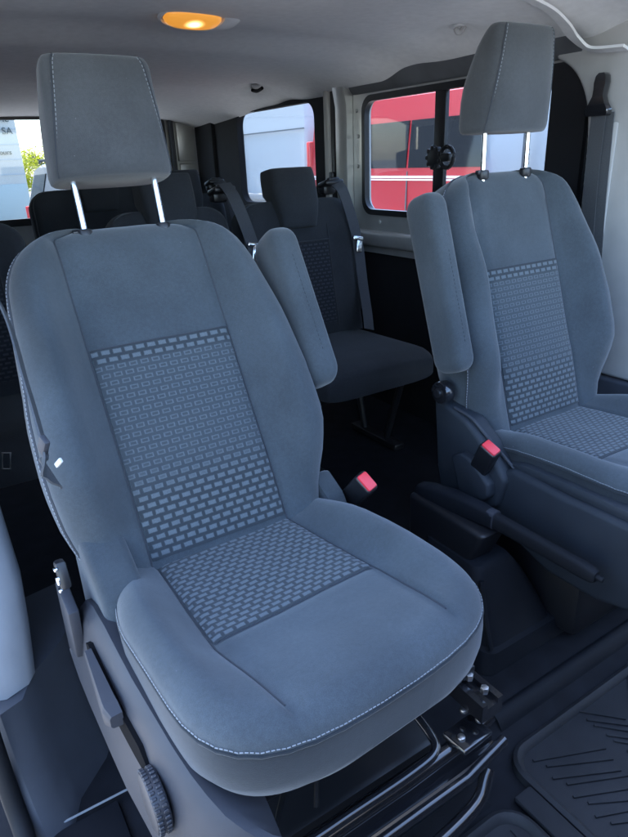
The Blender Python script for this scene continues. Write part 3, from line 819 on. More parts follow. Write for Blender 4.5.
we = MB(); we.tube(catmull([(1.354, .25, 1.185), (1.352, .235, .9), (1.352, .2, .5), (1.352, .185, .3)], 8), 1, 4, flat=(.025, .0012), up=(1, .12, 0)); sub(we, o).build('return_webbing', M['webbing'], fbelt, 60)
to = MB(); to.box((1.322, .178, .52), (.012, .055, .02), (.5, 0, 0), .004); to.box((1.316, .155, .545), (.008, .03, .012), (.6, 0, 0), .003); sub(to, o).build('tongue', M['black'], fbelt)
an = MB(); an.box((1.33, .19, .26), (.05, .07, .08), (.3, 0, 0), .014); sub(an, o).build('reel_cover', M['black'], fbelt)

# rear doors
rd = thing('rear_door', 'rear tailgate with bare silver inner frame and clear window at the back of the van', 'tailgate', (.47, 3.22, 0))
o = (.47, 3.22, 0)
m_ = MB(); m_.frame((-.46, .0, 1.40, 1.40), (-.40, .82, 1.165, 1.375), 'y', 3.2, 3.26, .03, .06); sub(m_, o).build('door_frame', M['paint_in'], rd, 40)
m_ = MB(); m_.box((.38, 3.23, 1.05), (1.6, .004, .7), None, 0); sub(m_, o).build('window_pane', M['glass_dk'], rd, 0)
m_ = MB(); m_.frame((-.42, .80, 1.185, 1.39), (-.385, .84, 1.15, 1.36), 'y', 3.185, 3.205, .06, .05); sub(m_, o).build('window_surround', M['seal'], rd, 40)
m_ = MB()
m_.box((1.215, 3.17, 1.12), (.028, .03, .52), None, .006); m_.box((1.40, 3.13, 1.1), (.06, .05, .6), (0, 0, 0), .012)
sub(m_, o).build('door_stay', M['trim_lo'], rd, 40)
m_ = MB(); m_.prism([(1.25, .8), (1.37, .8), (1.37, 1.10), (1.25, 1.10)], 'y', 3.165, 3.199, .008); sub(m_, o).build('inner_panel', M['paint_in'], rd, 40)
m_ = MB(); m_.prism([(1.25, 1.115), (1.37, 1.115), (1.37, 1.37), (1.25, 1.37)], 'y', 3.17, 3.199, .008); sub(m_, o).build('inner_panel', M['paint_in'], rd, 40)
m_ = MB(); m_.box((1.335, 3.155, .985), (.07, .03, .1), None, .008); sub(m_, o).build('catch', M['black'], rd, 40)
m_ = MB(); m_.box((1.385, 3.03, .95), (.04, .26, .86), None, .012); tag(m_.build('corner_trim', M['dark_in'], None, 40), 'dark corner trim between the rear side window and the tailgate', 'trim')

# near side wall behind the door opening, unseen, windowless to cut light into the rear
nw = thing('near_side_panel', 'plain dark near side body panel beside the rear seats, unseen and closed to cut light', 'side panel', (-.47, 1.8, 0))
o = (-.47, 1.8, 0)
m_ = MB(); m_.prism([(.34, 0), (3.19, 0), (3.19, 1.43), (.34, 1.43)], 'x', -.50, -.462, .006); sub(m_, o).build('panel', M['dark_in'], nw, 40)
for y in (1.0, 1.75, 2.5): sub(MB().box((-.462, y, .75), (.02, .06, 1.2), None, .008), o).build('stiffener', M['trim_lo'], nw, 40)
# near B pillar
nb = thing('door_pillar', 'blue grey near side pillar trim at the left edge with a dark rubber door seal', 'pillar', (-.42, .3, 0))
o = (-.42, .3, 0)
rows = []
for z, dx, y0 in ((.215, -.012, .185), (.30, -.002, .2), (.40, .006, .215), (.6, .0, .24), (.9, -.02, .27), (1.2, -.05, .30), (1.43, -.08, .32)):
    x = -.336+dx
    rows.append([(x-.06, y0-.075, z), (x-.02, y0-.06, z), (x-.004, y0-.035, z), (x, y0, z), (x-.004, y0+.09, z), (x-.02, y0+.13, z), (x-.1, y0+.14, z), (x-.1, y0-.06, z)])
m_ = MB().loft(rows); sub(m_, o).build('upper_trim', M['trim_side'], nb, 45)
rows = []
for z, dx, y0 in ((0.0, .01, .05), (.06, -.0, .10), (.14, -.008, .15), (.214, -.012, .18)):
    x = -.352+dx
    rows.append([(x-.06, y0-.1, z), (x-.02, y0-.085, z), (x+.006, y0-.03, z), (x+.07, y0+.03, z), (x+.115, y0+.10, z), (x+.12, y0+.24, z), (x-.1, y0+.2, z), (x-.1, y0-.07, z)])
m_ = MB().loft(rows); sub(m_, o).build('lower_trim', M['trim_lo'], nb, 45)
sl = MB().tube(catmull([(-.448, .11, 1.4), (-.448, .1, .8), (-.447, .075, .4), (-.443, .03, .12), (-.436, -.04, .03), (-.435, -.2, .015), (-.435, -.9, .01)], 8), .016, 10)
sub(sl, o).build('door_seal', M['rubber'], nb, 60)
# sill
sil = thing('door_sill', 'dark sill plate with a thin bright edge line below the near seat', 'sill', (-.43, -.4, 0))
o = (-.43, -.4, 0)
m_ = MB(); m_.box((-.355, -.62, .006), (.15, 1.18, .012), None, .004); sub(m_, o).build('sill_plate', M['plast_dk'], sil)
m_ = MB(); m_.tube([(-.46, -.021, .016), (-.3, -.024, .016), (-.22, -.026, .016)], .0022, 6); sub(m_, o).build('edge_strip', M['thread'], sil)
m_ = MB(); m_.box((-.49, -.5, -.12), (.06, 1.6, .22), None, .02); sub(m_, o).build('outer_sill', M['trim'], sil)

# ---------------------------------------------------------------- belts at the near seat
nbelt = thing('seat_belt', 'thin dark belt running down the outer edge of the nearest seat to a white tab', 'seat belt', (-.27, 0, 0), 0, 'seat belts')
o = (-.27, 0, 0)
wp = catmull([(-.37, .20, 1.2), (-.30, .215, 1.02), (-.262, .16, .90), (-.268, .02, .82), (-.276, -.09, .76), (-.282, -.100, .735), (-.272, -.085, .712)], 8)
m_ = MB().tube(wp, 1, 4, flat=(.0014, .024), up=(.18, .92, -.3)); sub(m_, o).build('webbing', M['webbing'], nbelt, 60)
m_ = MB(); m_.box((-.279, -.115, .772), (.009, .016, .028), (R(35), 0, .3), .003); sub(m_, o).build('tongue', M['plast'], nbelt)
m_ = MB(); m_.box((-.2685, -.136, .752), (.004, .007, .019), (R(50), 0, .4), .0015); sub(m_, o).build('label_tab', M['white_tag'], nbelt)
m_ = MB(); m_.box((-.283, -.02, .515), (.016, .03, .045), (R(-20), 0, 0), .005); sub(m_, o).build('anchor_cover', M['black'], nbelt)
m_ = MB(); m_.box((-.292, -.03, .512), (.006, .012, .014), (R(-20), 0, 0), .003); m_.box((-.292, -.028, .532), (.006, .014, .006), (R(-20), 0, 0), .002); m_.box((-.292, -.03, .494), (.006, .014, .006), (R(-20), 0, 0), .002); sub(m_, o).build('anchor_plate', M['chrome'], nbelt)

# ---------------------------------------------------------------- rear seats
def rear_back(xc, y0, z0, W, H, th, top_r=.08):
    st, ct = math.sin(th), math.cos(th)
    def B(x, s, n): return Vector((x, s*st-n*ct, z0+s*ct+n*st))
    rows = []
    for s in [0, .03, .08, .15, .25, .35, .42] + [H-top_r*(1-math.sin(R(a))) for a in (0, 15, 30, 45, 60, 70, 80, 90)]:
        q = max(0, (s-(H-top_r))/top_r); w = W - top_r*(1-math.sqrt(max(0, 1-q*q)))
        dd = 1-.35*(1-math.sqrt(max(0, 1-q*q)))
        loop = superloop(0, w, -.06*dd, .05*dd, 5, 48); out = []
        for x, n in loop:
            if n > 0: n += .022*sstep(.13, W*.85, abs(x))*(1-sstep(W*.9, W, abs(x)))*(1-q)
            out.append(B(x, s, n))
        rows.append(out)
    return MB().loft(rows), B

def make_rear_seat(label, x0, y0, th=.17, W=.22, H=.53, zc=.43, head='drop', hx=.0):
    root = thing('passenger_seat', label, 'seat', (x0, y0, 0), 0, 'dark rear seats')
    m_, B = rear_back(0, 0, zc, W, H, th)
    bk = m_.build('backrest', M['rear'], root, 60)
    v, f, uv = insert_grid(lambda x, s: B(x, s, .0515), lambda s: .118, .05, .37, 4, 8)
    MB().add(v, f, uv).build('insert_panel', M['ins_rear'], bk, 60, False)
    sm = MB(); sm.tube([B(-.12, .03+.04*i, .052) for i in range(11)], .002, 6); sm.tube([B(.12, .03+.04*i, .052) for i in range(11)], .002, 6); sm.tube([B(-.12, .372, .0525), B(.12, .372, .0525)], .003, 6)
    sm.build('panel_seam', M['seam'], bk)
    edge = [B(-W+.006, .03, .046)] + [B(-W+.008, .05+.04*i, .046) for i in range(9)] + [B(-(W-.08)-.07*math.cos(R(a)), H-.08+.075*math.sin(R(a)), .044-.012*math.sin(R(a))) for a in range(0, 91, 10)] + \
           [B((W-.08)+.07*math.cos(R(a)), H-.08+.075*math.sin(R(a)), .044-.012*math.sin(R(a))) for a in range(90, -1, -10)] + [B(W-.008, .4-.04*i, .046) for i in range(9)]
    MB().tube(edge, .003, 6).build('edge_welt', M['piping'], bk)
    # cushion
    rows = []
    for d in [.0, .02, .05, .12, .2, .3, .38, .42, .45, .468, .48, .486]:
        q = max(0, (d-.40)/.09); e = math.sqrt(max(0, 1-min(1, q)**2))
        w = W - .03*(1-e); zt = zc + .012*d/.5 + .012 - .05*(1-e); zb = zc-.105 + .02*(1-e)
        lp = superloop(0, w, zb, zt, 5, 40); rows.append([(x, -d, z) for x, z in lp])
    cu = MB().loft(rows).build('seat_cushion', M['rear_plain'], root, 60)
    # headrest that drops over the backrest
    hw = .095
    if head == 'drop':
        rows = []
        for h in [0, .006, .02, .05, .09, .13, .16, .185, .203, .212, .215]:
            q0 = max(0, (.03-h)/.03); q1 = max(0, (h-.175)/.04)
            e = math.sqrt(1-min(1, q0)**2)*.25+.75 if q0 else (.8+.2*math.sqrt(1-min(1, q1)**2))
            bb = -.05 if h > .11 else .03 - .08*sstep(.07, .115, h)
            ff = .082 + .012*math.sin(math.pi*h/.215)
            m0 = (ff+bb)/2; hf = (ff-bb)/2*e
            rows.append([B(x, H-.105+h, n) for x, n in superloop(hx, hw*(.9+.1*e)*(.80+.20*sstep(.0, .12, h)), m0-hf, m0+hf, 4.5, 48)])
        MB().loft(rows).build('headrest', M['rear'], root, 60)
    fr = MB(); fr.box((0, -.2, zc-.125), (2*W-.06, .34, .03), None, .006)
    for sx in (-1, 1):
        fr.tube([(sx*(W-.06), -.05, zc-.12), (sx*(W-.06), -.12, .012)], .014, 8); fr.tube([(sx*(W-.06), -.36, zc-.12), (sx*(W-.06), -.26, .012)], .014, 8)
        fr.box((sx*(W-.06), -.2, .014), (.05, .3, .024), None, .004)
    fr.build('seat_frame', M['black'], root)
    return root, B

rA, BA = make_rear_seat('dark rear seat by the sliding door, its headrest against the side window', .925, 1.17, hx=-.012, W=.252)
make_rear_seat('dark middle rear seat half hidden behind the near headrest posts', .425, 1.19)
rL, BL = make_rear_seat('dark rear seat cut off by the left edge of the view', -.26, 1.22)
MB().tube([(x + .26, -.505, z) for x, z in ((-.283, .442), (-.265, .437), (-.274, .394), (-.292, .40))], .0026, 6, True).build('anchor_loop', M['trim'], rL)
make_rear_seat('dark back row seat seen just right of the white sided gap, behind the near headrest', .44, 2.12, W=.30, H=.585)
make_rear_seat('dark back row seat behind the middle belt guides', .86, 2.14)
def rear_belt(label, x, y, pts, tongue, tx=0):
    t = thing('seat_belt', label, 'seat belt', (x, y, .98), 0, 'seat belts')
    o = (x, y, .98)
    g = MB(); g.box((x, y, 1.005), (.085, .07, .022), (R(-14), 0, tx), .009, 3); g.box((x-.005, y+.02, .985), (.06, .05, .04), None, .012); g.box((x, y-.018, 1.022), (.05, .02, .012), (R(-14), 0, tx), .004)
    sub(g, o).build('belt_guide', M['black'], t, 40)
    P = catmull(pts, 8)
    m_ = MB().tube(P, 1, 4, flat=(.024, .0014), up=(0, -1, .25)); sub(m_, o).build('webbing', M['webbing_dk'], t, 60)
    m_ = MB(); p = Vector(tongue)
    m_.box(p, (.05, .012, .016), (R(-10), R(12), 0), .004); m_.box(p + Vector((.004, -.004, -.03)), (.026, .005, .05), (R(-10), R(12), 0), .006)
    sub(m_, o).build('tongue', M['chrome'], t, 40)
    return t
rear_belt('dark belt draped down the window side of the rear seat with a bright tongue', 1.10, 1.24,
          [(1.10, 1.215, 1.012), (1.115, 1.18, .98), (1.145, 1.165, .88), (1.165, 1.15, .77), (1.165, 1.12, .62), (1.14, 1.06, .52), (1.118, 1.02, .46)], (1.158, 1.142, .80))
rear_belt('belt hanging between the near armrest and the middle rear seat, bright tongue at its end', .635, 1.25,
          [(.635, 1.22, 1.03), (.64, 1.17, .99), (.655, 1.14, .92), (.672, 1.12, .84), (.69, 1.10, .74), (.71, 1.07, .6), (.72, 1.04, .47)], (.676, 1.108, .825))
rear_belt('belt of the back row seat seen behind the middle belt guide', 1.03, 2.18,
          [(1.03, 2.15, 1.012), (1.05, 2.10, .98), (1.07, 2.07, .88), (1.08, 2.05, .7), (1.08, 2.0, .5)], (1.08, 2.05, .72))

# ---------------------------------------------------------------- things on the roof lining
M['lamp'] = None
m, nt, b = nmat('lit_amber_lens'); b.inputs['Base Color'].default_value = (.5, .25, .06, 1); b.inputs['Roughness'].default_value = .3
pass
tcn = nt.nodes.new('ShaderNodeTexCoord'); vl = nt.nodes.new('ShaderNodeVectorMath'); vl.operation = 'LENGTH'
mp = nt.nodes.new('ShaderNodeMapping'); mp.inputs['Scale'].default_value = (22, 30, 10); nt.links.new(tcn.outputs['Object'], mp.inputs['Vector']); nt.links.new(mp.outputs[0], vl.inputs[0])
X = MX(nt); hot = X.ramp(vl.outputs['Value'], .1, 1.0, 1., 0.)
lm = nt.nodes.new('ShaderNodeMix'); lm.data_type = 'RGBA'; nt.links.new(hot, lm.inputs['Factor'])
lm.inputs['A'].default_value = (1., .40, .05, 1); lm.inputs['B'].default_value = (1., .82, .45, 1)
nt.links.new(lm.outputs['Result'], b.inputs['Emission Color']); nt.links.new(X.op('ADD', .075, X.op('MULTIPLY', hot, .35)), b.inputs['Emission Strength'])
M['lamp'] = m
LX, LY = .405, .835; LZ = ceil_z(LX, LY)
lamp = thing('ceiling_lamp', 'lit amber oval ceiling lamp in a grey bezel on the roof lining', 'lamp', (LX, LY, LZ), R(8)); lamp.scale = (.78, .8, 1); lamp.rotation_euler = (R(-17), 0, R(6))
rows = []
for z, sx, sy in ((.004, 1.18, 1.2), (-.003, 1.18, 1.2), (-.008, 1.1, 1.08), (-.008, 1.0, 1.0), (-.002, .96, .94)):
    rows.append([((.030 if sx > 1.05 else 0) + .115*(sx*1.12 if sx > 1.05 else sx)*math.copysign(abs(math.cos(a))**.8, math.cos(a)), .055*sy*math.copysign(abs(math.sin(a))**.8, math.sin(a)), z) for a in [2*math.pi*k/40 for k in range(40)]])
MB().loft(rows, True, False, False).build('bezel', M['liner'], lamp, 50)
rows = []
for z, q in ((-.004, .97), (-.010, .95), (-.016, .85), (-.019, .6), (-.021, .25), (-.0212, .05)):
    rows.append([(.108*q*math.copysign(abs(math.cos(a))**.8, math.cos(a)), .05*q*math.copysign(abs(math.sin(a))**.8, math.sin(a)), z) for a in [2*math.pi*k/40 for k in range(40)]])
lens = MB().loft(rows).build('lens', M['lamp'], lamp, 60)

def hook(label, x, y, rz=0, peg=True):
    z = ceil_z(x, y)
    t = thing('coat_hook', label, 'hook', (x, y, z), rz)
    rows = []
    for q, zz in ((1.0, .004), (.95, -.004), (.6, -.006), (.1, -.006)):
        rows.append([(.022*q*math.cos(a), .03*q*math.sin(a), zz) for a in [2*math.pi*k/28 for k in range(28)]])
    MB().loft(rows, True, False, True).build('hook_base', M['liner'], t, 60)
    if peg:
        m_ = MB(); m_.tube(catmull([(.01, -.02, 0), (-.006, -.022, -.018), (-.022, -.022, -.022), (-.03, -.022, -.012)], 5), .0075, 10); m_.build('peg', M['trim'], t, 60)
    else:
        MB().tube([(-.0, -.05+.1*k/8, -.014-.008*math.sin(math.pi*k/8)) for k in range(9)], .008, 8).build('peg', M['dark_in'], t, 60)
hook('pale coat hook in a recess of the roof lining above the sliding door', 1.22, .70)
hook('dark grip moulding in the roof lining above the rear side window', 1.24, 2.05, 0, False)

# dashboard and front bulkhead behind the viewpoint, added unseen to block low front light
db = MB()
db.prism([(-1.02, .42), (-1.0, .62), (-1.06, .80), (-1.16, .90), (-1.75, .93), (-1.85, .80), (-1.85, -.1), (-1.35, -.1), (-1.28, .3)], 'x', -.46, 1.40, .02, 2)
struct(db.build('dashboard_blocker', M['black'], None, 40))
fs = MB().prism([(-.98, -.1), (-.98, .55), (-1.12, .98), (-1.9, .98), (-1.9, -.1)], 'x', -.52, -.465, .02, 2)
struct(fs.build('front_wing_blocker', M['trim'], None, 40))  # out of view, added to stop low light from front left
bn = MB().loft([[(-.42+.1*q, y, z-.12), (-.44+.1*q, y, z-.02), (-.34+.1*q, y, z), (1.28-.1*q, y, z), (1.38-.1*q, y, z-.02), (1.36-.1*q, y, z-.12)] for y, z, q in ((-1.88, .90, 0), (-2.3, .82, .3), (-2.7, .68, .7), (-2.9, .5, 1))])
struct(bn.build('bonnet_reflector', mat('bonnet_reflector_paint', (.6, .6, .6), .35, coat=.5), None, 40))  # out of view, pale so it bounces sun up to the ceiling

# ---------------------------------------------------------------- outside
GZ = -.58
M['asphalt'] = mat('pale_asphalt', (.2, .2, .2), .9, noise=.2, nscale=3, bump=.4, bscale=60, detail=8)
g = MB().box((0, 0, GZ-.1), (400, 400, .2), None, 0); struct(g.build('ground', M['asphalt'], None, 0))

M['redp'] = mat('red_vehicle_paint', (.44, .009, .018), .3, coat=.35)
M['whitep'] = mat('white_vehicle_paint', (.50, .52, .53), .3, coat=.35)
M['silverp'] = mat('silver_vehicle_paint', (.15, .16, .175), .4, .2, coat=.3)
M['carglass'] = mat('vehicle_glass', (.010, .011, .014), .04, spec=.3)
M['tyre'] = mat('tyre_rubber', (.02, .02, .02), .8)
M['line'] = mat('dark_panel_gap', (.12, .125, .13), .6)
M['taill'] = mat('tail_lamp_red', (.6, .03, .03), .25)
M['stripe'] = mat('pale_stripe', (.75, .75, .75), .4)
M['wheelr'] = mat('wheel_rim', (.45, .45, .46), .35, .8)

def van_shell(prof, x0, w, tum=.10, ztum=.9):
    """side profile polygon (y,z) with tumblehome: near face at x0, extends to x0+w"""
    rows = []
    zs = max(p[1] for p in prof)
    for f, ins in ((0, .08), (.02, .03), (.06, 0), (.94, 0), (.98, .03), (1, .08)):
        row = []
        cy = sum(p[0] for p in prof)/len(prof); cz = sum(p[1] for p in prof)/len(prof)
        for y, z in prof:
            t = max(0, (z-(GZ+ztum))/(zs-GZ-ztum)); lean = tum*t*t
            x = x0 + lean + (w-2*lean)*f
            row.append((x, y - math.copysign(min(ins, abs(y-cy)), y-cy)*.6, z - math.copysign(min(ins, abs(z-cz)), z-cz)*.6))
        rows.append(row)
    return MB().loft(rows)
def add_wheels(root, x0, w, ys, r=.34, o=(0, 0, 0)):
    for y in ys:
        for x in (x0+.1, x0+w-.1):
            m_ = MB().cyl((x, y, GZ+r), r, .22, 'x', 36, .03); wl = sub(m_, o).build('wheel', M['tyre'], root, 40)
            m_ = MB().cyl((x, y, GZ+r), r*.62, .236, 'x', 24, .01); sub(m_, o).build('rim', M['wheelr'], wl, 40)

# red van
o = (5.2, 4.4, GZ)
rv = thing('parked_van', 'red van with dark side windows and a white stripe, outside the sliding door window', 'van', o, 0, 'vans parked alongside')
X0 = 4.4
prof = [(.2, GZ+.35), (.15, .3), (.3, .62), (.9, 1.0), (1.35, 1.5), (1.6, 1.66), (1.8, 1.70), (6.3, 1.72), (6.5, 1.68), (6.58, 1.58), (6.64, 1.0), (6.64, .2), (6.6, GZ+.35)]
m_ = van_shell(prof, X0, 1.95); sub(m_, o).build('body', M['redp'], rv, 30)
def side_pane(y0, y1, z0, z1, xo, name='side_window', mt_=None, root=rv, th=.02, r=.05):
    m_ = MB().prism([(y0, z0), (y1, z0), (y1-.02, z1), (y0+.02, z1)], 'x', xo-.012, xo+th, .008)
    return sub(m_, o).build(name, mt_ or M['carglass'], root, 40)
def lean_at(z, zs=1.7, tum=.10, ztum=.9):
    t = max(0, (z-(GZ+ztum))/(zs-GZ-ztum)); return tum*t*t
def lean_pane(y0, y1, z0, z1, name, mtl, root, X0=X0, zs=1.7, proud=.008, o=None):
    rows = []
    for k in range(7):
        z = z0+(z1-z0)*k/6; x = X0 + lean_at(z, zs)
        rows.append([(x-proud, y0, z), (x-proud, y1, z), (x+.03, y1, z), (x+.03, y0, z)])
    return sub(MB().loft(rows), o).build(name, mtl, root, 30)
for y0, y1 in ((1.75, 2.85), (2.9, 4.62), (4.66, 5.62)): lean_pane(y0, y1, .965, 1.43, 'side_window', M['carglass'], rv, o=o)
for y in (2.875, 4.64, 5.66): lean_pane(y-.006, y+.006, .1, .93, 'panel_gap', M['line'], rv, proud=.003, o=o)
lean_pane(.95, 6.5, .862, .885, 'body_stripe', M['stripe'], rv, o=o); lean_pane(.95, 6.5, .838, .852, 'body_stripe', M['stripe'], rv, o=o)
lean_pane(5.74, 6.28, 1.0, 1.52, 'side_window', M['carglass'], rv, o=o)
m_ = MB().loft([[(X0+.2, 1.30, 1.47), (X0+1.75, 1.30, 1.47), (X0+1.75, 1.36, 1.46), (X0+.2, 1.36, 1.46)], [(X0+.12, .88, 1.01), (X0+1.83, .88, 1.01), (X0+1.83, .94, 1.0), (X0+.12, .94, 1.0)]])
sub(m_, o).build('windscreen', M['carglass'], rv, 40)
for xx in (X0+.045, X0+1.905):
    m_ = MB().box((xx, 6.60, 1.05), (.09, .09, .5), None, .02); sub(m_, o).build('tail_lamp', M['taill'], rv)
m_ = MB().box((X0+.975, 6.64, 1.22), (1.5, .05, .5), None, .02); sub(m_, o).build('rear_window', M['carglass'], rv)
m_ = MB().box((X0+.98, 6.62, -.1), (1.8, .12, .24), None, .05); sub(m_, o).build('bumper', M['black'], rv)
add_wheels(rv, X0, 1.95, (1.2, 5.6), .34, o)

# white high van behind it
o = (5.9, 10, GZ)
wv = thing('parked_van', 'tall white van seen through the rear side window, end on to the red one', 'van', o, 0, 'vans parked alongside')
X1 = 4.75
prof = [(7.3, GZ+.35), (7.25, .4), (7.27, 1.6), (7.35, 2.0), (7.5, 2.08), (11.6, 2.08), (12.0, 2.0), (12.6, 1.1), (13.2, .7), (13.4, .3), (13.4, GZ+.35)]
m_ = van_shell(prof, X1, 2.0, .12); sub(m_, o).build('body', M['whitep'], wv, 30)
m_ = MB().box((X1+.035, 9.6, 1.5), (.02, 4.6, .016), None, 0); sub(m_, o).build('body_crease', M['line'], wv)
for y in (9.2, 10.6): 
    m_ = MB().box((X1+.01, y, .7), (.02, .014, 1.7), None, 0); sub(m_, o).build('panel_gap', M['line'], wv)
m_ = MB().box((X1+.0, 10.2, .55), (.03, 4.2, .10), None, .01); sub(m_, o).build('rub_strip', M['trim'], wv)
add_wheels(wv, X1, 2.0, (8.9, 12.2), .34, o)
m_ = MB().box((X1+1, 13.42, -.1), (1.8, .1, .3), None, .04); sub(m_, o).build('bumper', M['black'], wv)

# white van close by, its rear corner shows beside the far headrest
o = (3.4, -.6, GZ)
w2 = thing('parked_van', 'white van close alongside, its rear corner filling the gap under the far headrest', 'van', o, 0, 'vans parked alongside')
X2 = 2.5
prof = [(1.86, GZ+.35), (1.88, .3), (1.84, 1.1), (1.78, 1.75), (1.65, 1.85), (-2.0, 1.85), (-2.6, 1.7), (-3.2, .9), (-3.7, .5), (-3.8, 0), (-3.8, GZ+.35)]
m_ = van_shell(prof, X2, 1.95, .10); sub(m_, o).build('body', M['whitep'], w2, 30)
m_ = MB().box((X2+.005, 1.475, .7), (.03, .012, 1.9), None, 0); sub(m_, o).build('panel_gap', M['line'], w2)
m_ = MB().box((X2+.02, 1.78, .75), (.05, .04, .5), None, .012); sub(m_, o).build('tail_lamp', M['taill'], w2)
add_wheels(w2, X2, 1.95, (1.0, -2.6), .34, o)
m_ = MB().box((X2+.97, 1.90, -.15), (1.85, .12, .22), None, .04); sub(m_, o).build('bumper', M['black'], w2)

# silver suv behind
o = (2.53, 9.65, GZ)
su = thing('parked_car', 'silver car with roof rails parked behind the van, seen through the rear window', 'car', (2.53, 9.65, GZ), 0)
def flip(mb):
    mb.v = [(p[0]+.53, 19.3-p[1], p[2]) for p in mb.v]; return mb
rows = []
def car_sec(y, w, zb, zw, zt, wt):
    return [(2.0-w, y, zb), (2.0-w-.02, y, (zb+zw)/2), (2.0-w, y, zw), (2.0-wt, y, zt-.05), (2.0-wt+.08, y, zt), (2.0+wt-.08, y, zt), (2.0+wt, y, zt-.05), (2.0+w, y, zw), (2.0+w+.02, y, (zb+zw)/2), (2.0+w, y, zb)]
for y, w, zb, zw, zt, wt in ((7.95, .78, -.25, .5, .52, .70), (8.0, .86, -.3, .52, .58, .74), (8.06, .9, -.33, .54, .95, .74), (8.2, .92, -.34, .56, 1.13, .74), (8.6, .93, -.34, .56, 1.18, .74), (10.2, .93, -.34, .54, 1.16, .74), (10.9, .93, -.34, .52, .60, .8), (11.8, .9, -.34, .45, .5, .8), (12.2, .8, -.3, .3, .32, .7)):
    rows.append(car_sec(y, w, zb, zw, zt, wt))
sub(flip(MB().loft(rows)), o).build('body', M['silverp'], su, 30)
m_ = MB().prism([(8.35, .60), (9.3, .60), (9.3, 1.05), (8.5, 1.05)], 'x', 1.10, 1.24, .01)
m_ = MB().loft([[(1.075, 8.3, .6), (1.075, 9.3, .6), (1.12, 9.3, .6), (1.12, 8.3, .6)], [(1.215, 8.42, 1.02), (1.215, 9.3, 1.04), (1.28, 9.3, 1.04), (1.28, 8.42, 1.02)]]); sub(flip(m_), o).build('side_window', M['carglass'], su)
m_ = MB().loft([[(1.25, 8.02, .6), (2.75, 8.02, .6), (2.75, 8.1, .6), (1.25, 8.1, .6)], [(1.36, 8.10, .98), (2.64, 8.10, .98), (2.64, 8.2, .98), (1.36, 8.2, .98)]]); sub(flip(m_), o).build('rear_window', M['carglass'], su)
for x in (1.12, 2.88):
    m_ = MB().box((x, 8.02, .36), (.16, .12, .34), None, .03); sub(flip(m_), o).build('tail_lamp', M['taill'], su)
m_ = MB().box((2.0, 7.95, -.12), (1.6, .14, .22), None, .05); sub(flip(m_), o).build('bumper', M['line'], su)
for x in (1.34, 2.66):
    m_ = MB().tube([(x, 8.35, 1.2), (x, 8.45, 1.235), (x, 10.0, 1.225), (x, 10.1, 1.19)], .02, 8); sub(flip(m_), o).build('roof_rail', M['black'], su)
add_wheels(su, 1.62, 1.82, (10.5, 7.9), .36, o)

# building with lettering
M['clad'] = mat('pale_cladding', (.46, .47, .44), .6, noise=.04, nscale=2)
M['cladline'] = mat('cladding_joint', (.38, .42, .44), .7)
M['sign'] = mat('sign_lettering', (.05, .07, .07), .6)
bd = thing('building', 'pale clad building with dark sign lettering, at the far left through the rear window', 'building', (-3, 18, GZ))
o = (-3, 18, GZ)
m_ = MB().box((-3.0, 19.5, 2.2), (11.1, 6, 5.56), None, .02); sub(m_, o).build('wall', M['clad'], bd)
m_ = MB()
for k in range(14): m_.box((-3.0, 16.494, -.3+.33*k), (11.1, .014, .025), None, 0)
sub(m_, o).build('cladding_joints', M['cladline'], bd)
m_ = MB().box((-3.0, 16.49, .35), (11.05, .03, .9), None, .01); sub(m_, o).build('plinth_band', mat('pale_green_band', (.38, .45, .44), .6), bd)
m_ = MB().box((-3, 19.5, 5.05), (11.2, 6.3, .16), None, .02); sub(m_, o).build('roof', M['cladline'], bd)
sg = thing('sign', 'dark lettering fixed to the pale cladding of the far building', 'sign', (2.2, 16.46, 1.5))
def letters(body, x, z, size):
    cu = bpy.data.curves.new('lettering', 'FONT'); cu.body = body; cu.size = size; cu.align_x = 'RIGHT'; cu.extrude = .012
    tmp = bpy.data.objects.new('lettering_tmp', cu); COL.objects.link(tmp)
    dg = bpy.context.evaluated_depsgraph_get(); me = bpy.data.meshes.new_from_object(tmp.evaluated_get(dg))
    bpy.data.objects.remove(tmp); me.name = 'lettering'; me.materials.clear(); me.materials.append(M['sign'])
    ob = bpy.data.objects.new('lettering', me); COL.objects.link(ob); ob.parent = sg
    ob.location = (x-2.2, 0, z-1.5); ob.rotation_euler = (R(90), 0, 0)
letters('erie', 2.42, 2.16, .21); letters('SA', 2.45, 1.90, .21); letters('ours', 2.34, 1.46, .15)

# tree
M['leaf'] = mat('tree_leaf', (.16, .20, .02), .6, noise=.45, nscale=1.2)
nt = M['leaf'].node_tree; b = nt.nodes['Principled BSDF']
tr = nt.nodes.new('ShaderNodeBsdfTranslucent'); tr.inputs['Color'].default_value = (.42, .46, .03, 1)
ad = nt.nodes.new('ShaderNodeMixShader'); ad.inputs[0].default_value = .45
nt.links.new(b.outputs[0], ad.inputs[1]); nt.links.new(tr.outputs[0], ad.inputs[2]); nt.links.new(ad.outputs[0], nt.nodes['Material Output'].inputs['Surface'])
M['bark'] = mat('tree_bark', (.1, .08, .06), .9, noise=.3, nscale=8)
tree = thing('tree', 'yellow green leafy tree beyond the silver car, under a white sky', 'tree', (5.3, 27, GZ))
tk = MB(); tk.tube(catmull([(0, 0, 0), (.05, 0, .8), (0, .1, 1.6), (.1, 0, 2.3)], 6), [.2-.13*i/18 for i in range(19)], 10)
for k in range(7):
    a = k*.9; tk.tube(catmull([(.02, 0, .9+.15*k), (.5*math.cos(a), .5*math.sin(a), 1.4+.15*k), (1.0*math.cos(a), 1.0*math.sin(a), 1.7+.15*k)], 5), [.07-.05*i/10 for i in range(11)], 6)
tk.build('trunk', M['bark'], tree, 60)
cr = MB()
cl_ = []
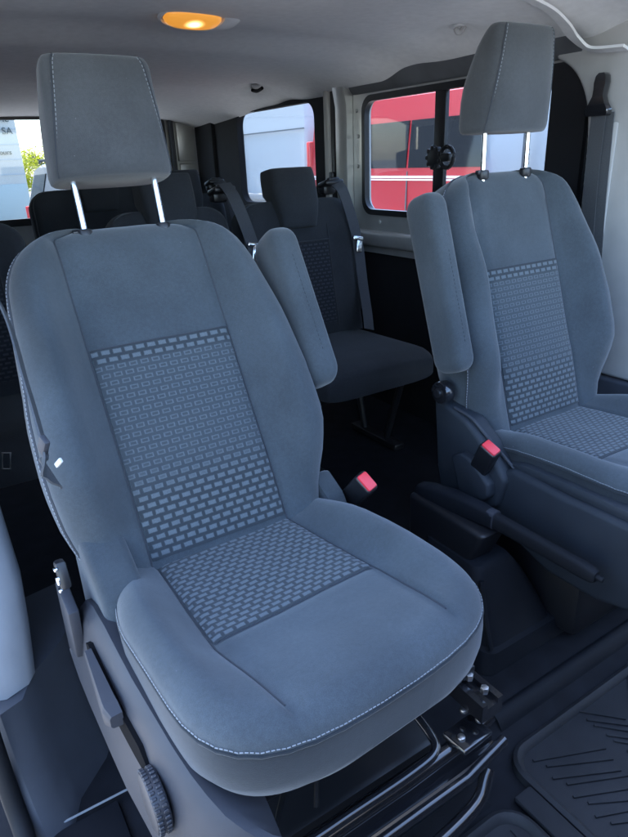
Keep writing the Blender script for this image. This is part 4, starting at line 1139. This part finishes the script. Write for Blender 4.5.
for k in range(46):
    a = random.uniform(0, 2*math.pi); rr_ = 1.5*math.sqrt(random.random()); cl_.append((rr_*math.cos(a), rr_*math.sin(a), 1.55+random.uniform(-.5, .9)*(1-.3*rr_), random.uniform(.25, .5)))
for k in range(9000):
    c = random.choice(cl_); d = Vector((random.gauss(0, 1), random.gauss(0, 1), random.gauss(0, 1))).normalized()*c[3]*random.random()**.4
    p = Vector(c[:3])+d; q = Vector((random.gauss(0, 1), random.gauss(0, 1), random.gauss(0, 1))).normalized(); s_ = random.uniform(.03, .06)
    t = q.orthogonal().normalized(); u_ = q.cross(t)
    cr.add([p-t*s_, p+u_*s_*.5, p+t*s_, p-u_*s_*.5], [(0, 1, 2, 3)])
cr.build('crown', M['leaf'], tree, 0, False)

# ---------------------------------------------------------------- camera, sky, sun
cam = bpy.data.cameras.new('camera'); co = bpy.data.objects.new('camera', cam); COL.objects.link(co)
r = Vector((0.839279, -0.542338, -0.038481)); u = Vector((0.239084, 0.304568, 0.921996)); f = Vector((0.488313, 0.783012, -0.385281))
Mx = Matrix((r, u, -f)).transposed().to_4x4(); Mx.translation = Vector((-0.370373, -0.922644, 1.099976)); co.matrix_world = Mx
cam.sensor_fit = 'HORIZONTAL'; cam.sensor_width = 36; cam.lens = 623.04/628*36; cam.clip_start = .02; cam.clip_end = 1000
scene.camera = co

EL, AZ = R(64), R(2)       # sun high, behind the van and a little to the far side (from +Y toward +X)
w = bpy.data.worlds.new('World'); scene.world = w; w.use_nodes = True
bg = w.node_tree.nodes['Background']; sk = w.node_tree.nodes.new('ShaderNodeTexSky'); sk.sky_type = 'NISHITA'; sk.sun_disc = False
sk.sun_elevation = EL; sk.sun_rotation = AZ; sk.air_density = 1.0; sk.dust_density = 1.0; sk.ozone_density = 2.6
w.node_tree.links.new(sk.outputs[0], bg.inputs[0]); bg.inputs[1].default_value = .15
sl = bpy.data.lights.new('sun', 'SUN'); sl.energy = 3.0; sl.angle = R(.5); sl.color = (1, .95, .88)
s_o = bpy.data.objects.new('sun', sl); COL.objects.link(s_o)
d = Vector((math.sin(AZ)*math.cos(EL), math.cos(AZ)*math.cos(EL), math.sin(EL)))
s_o.rotation_euler = d.to_track_quat('Z', 'Y').to_euler()
scene.view_settings.view_transform = 'Standard'; scene.view_settings.look = 'None'; scene.view_settings.gamma = 1
scene.view_settings.exposure = 3.2
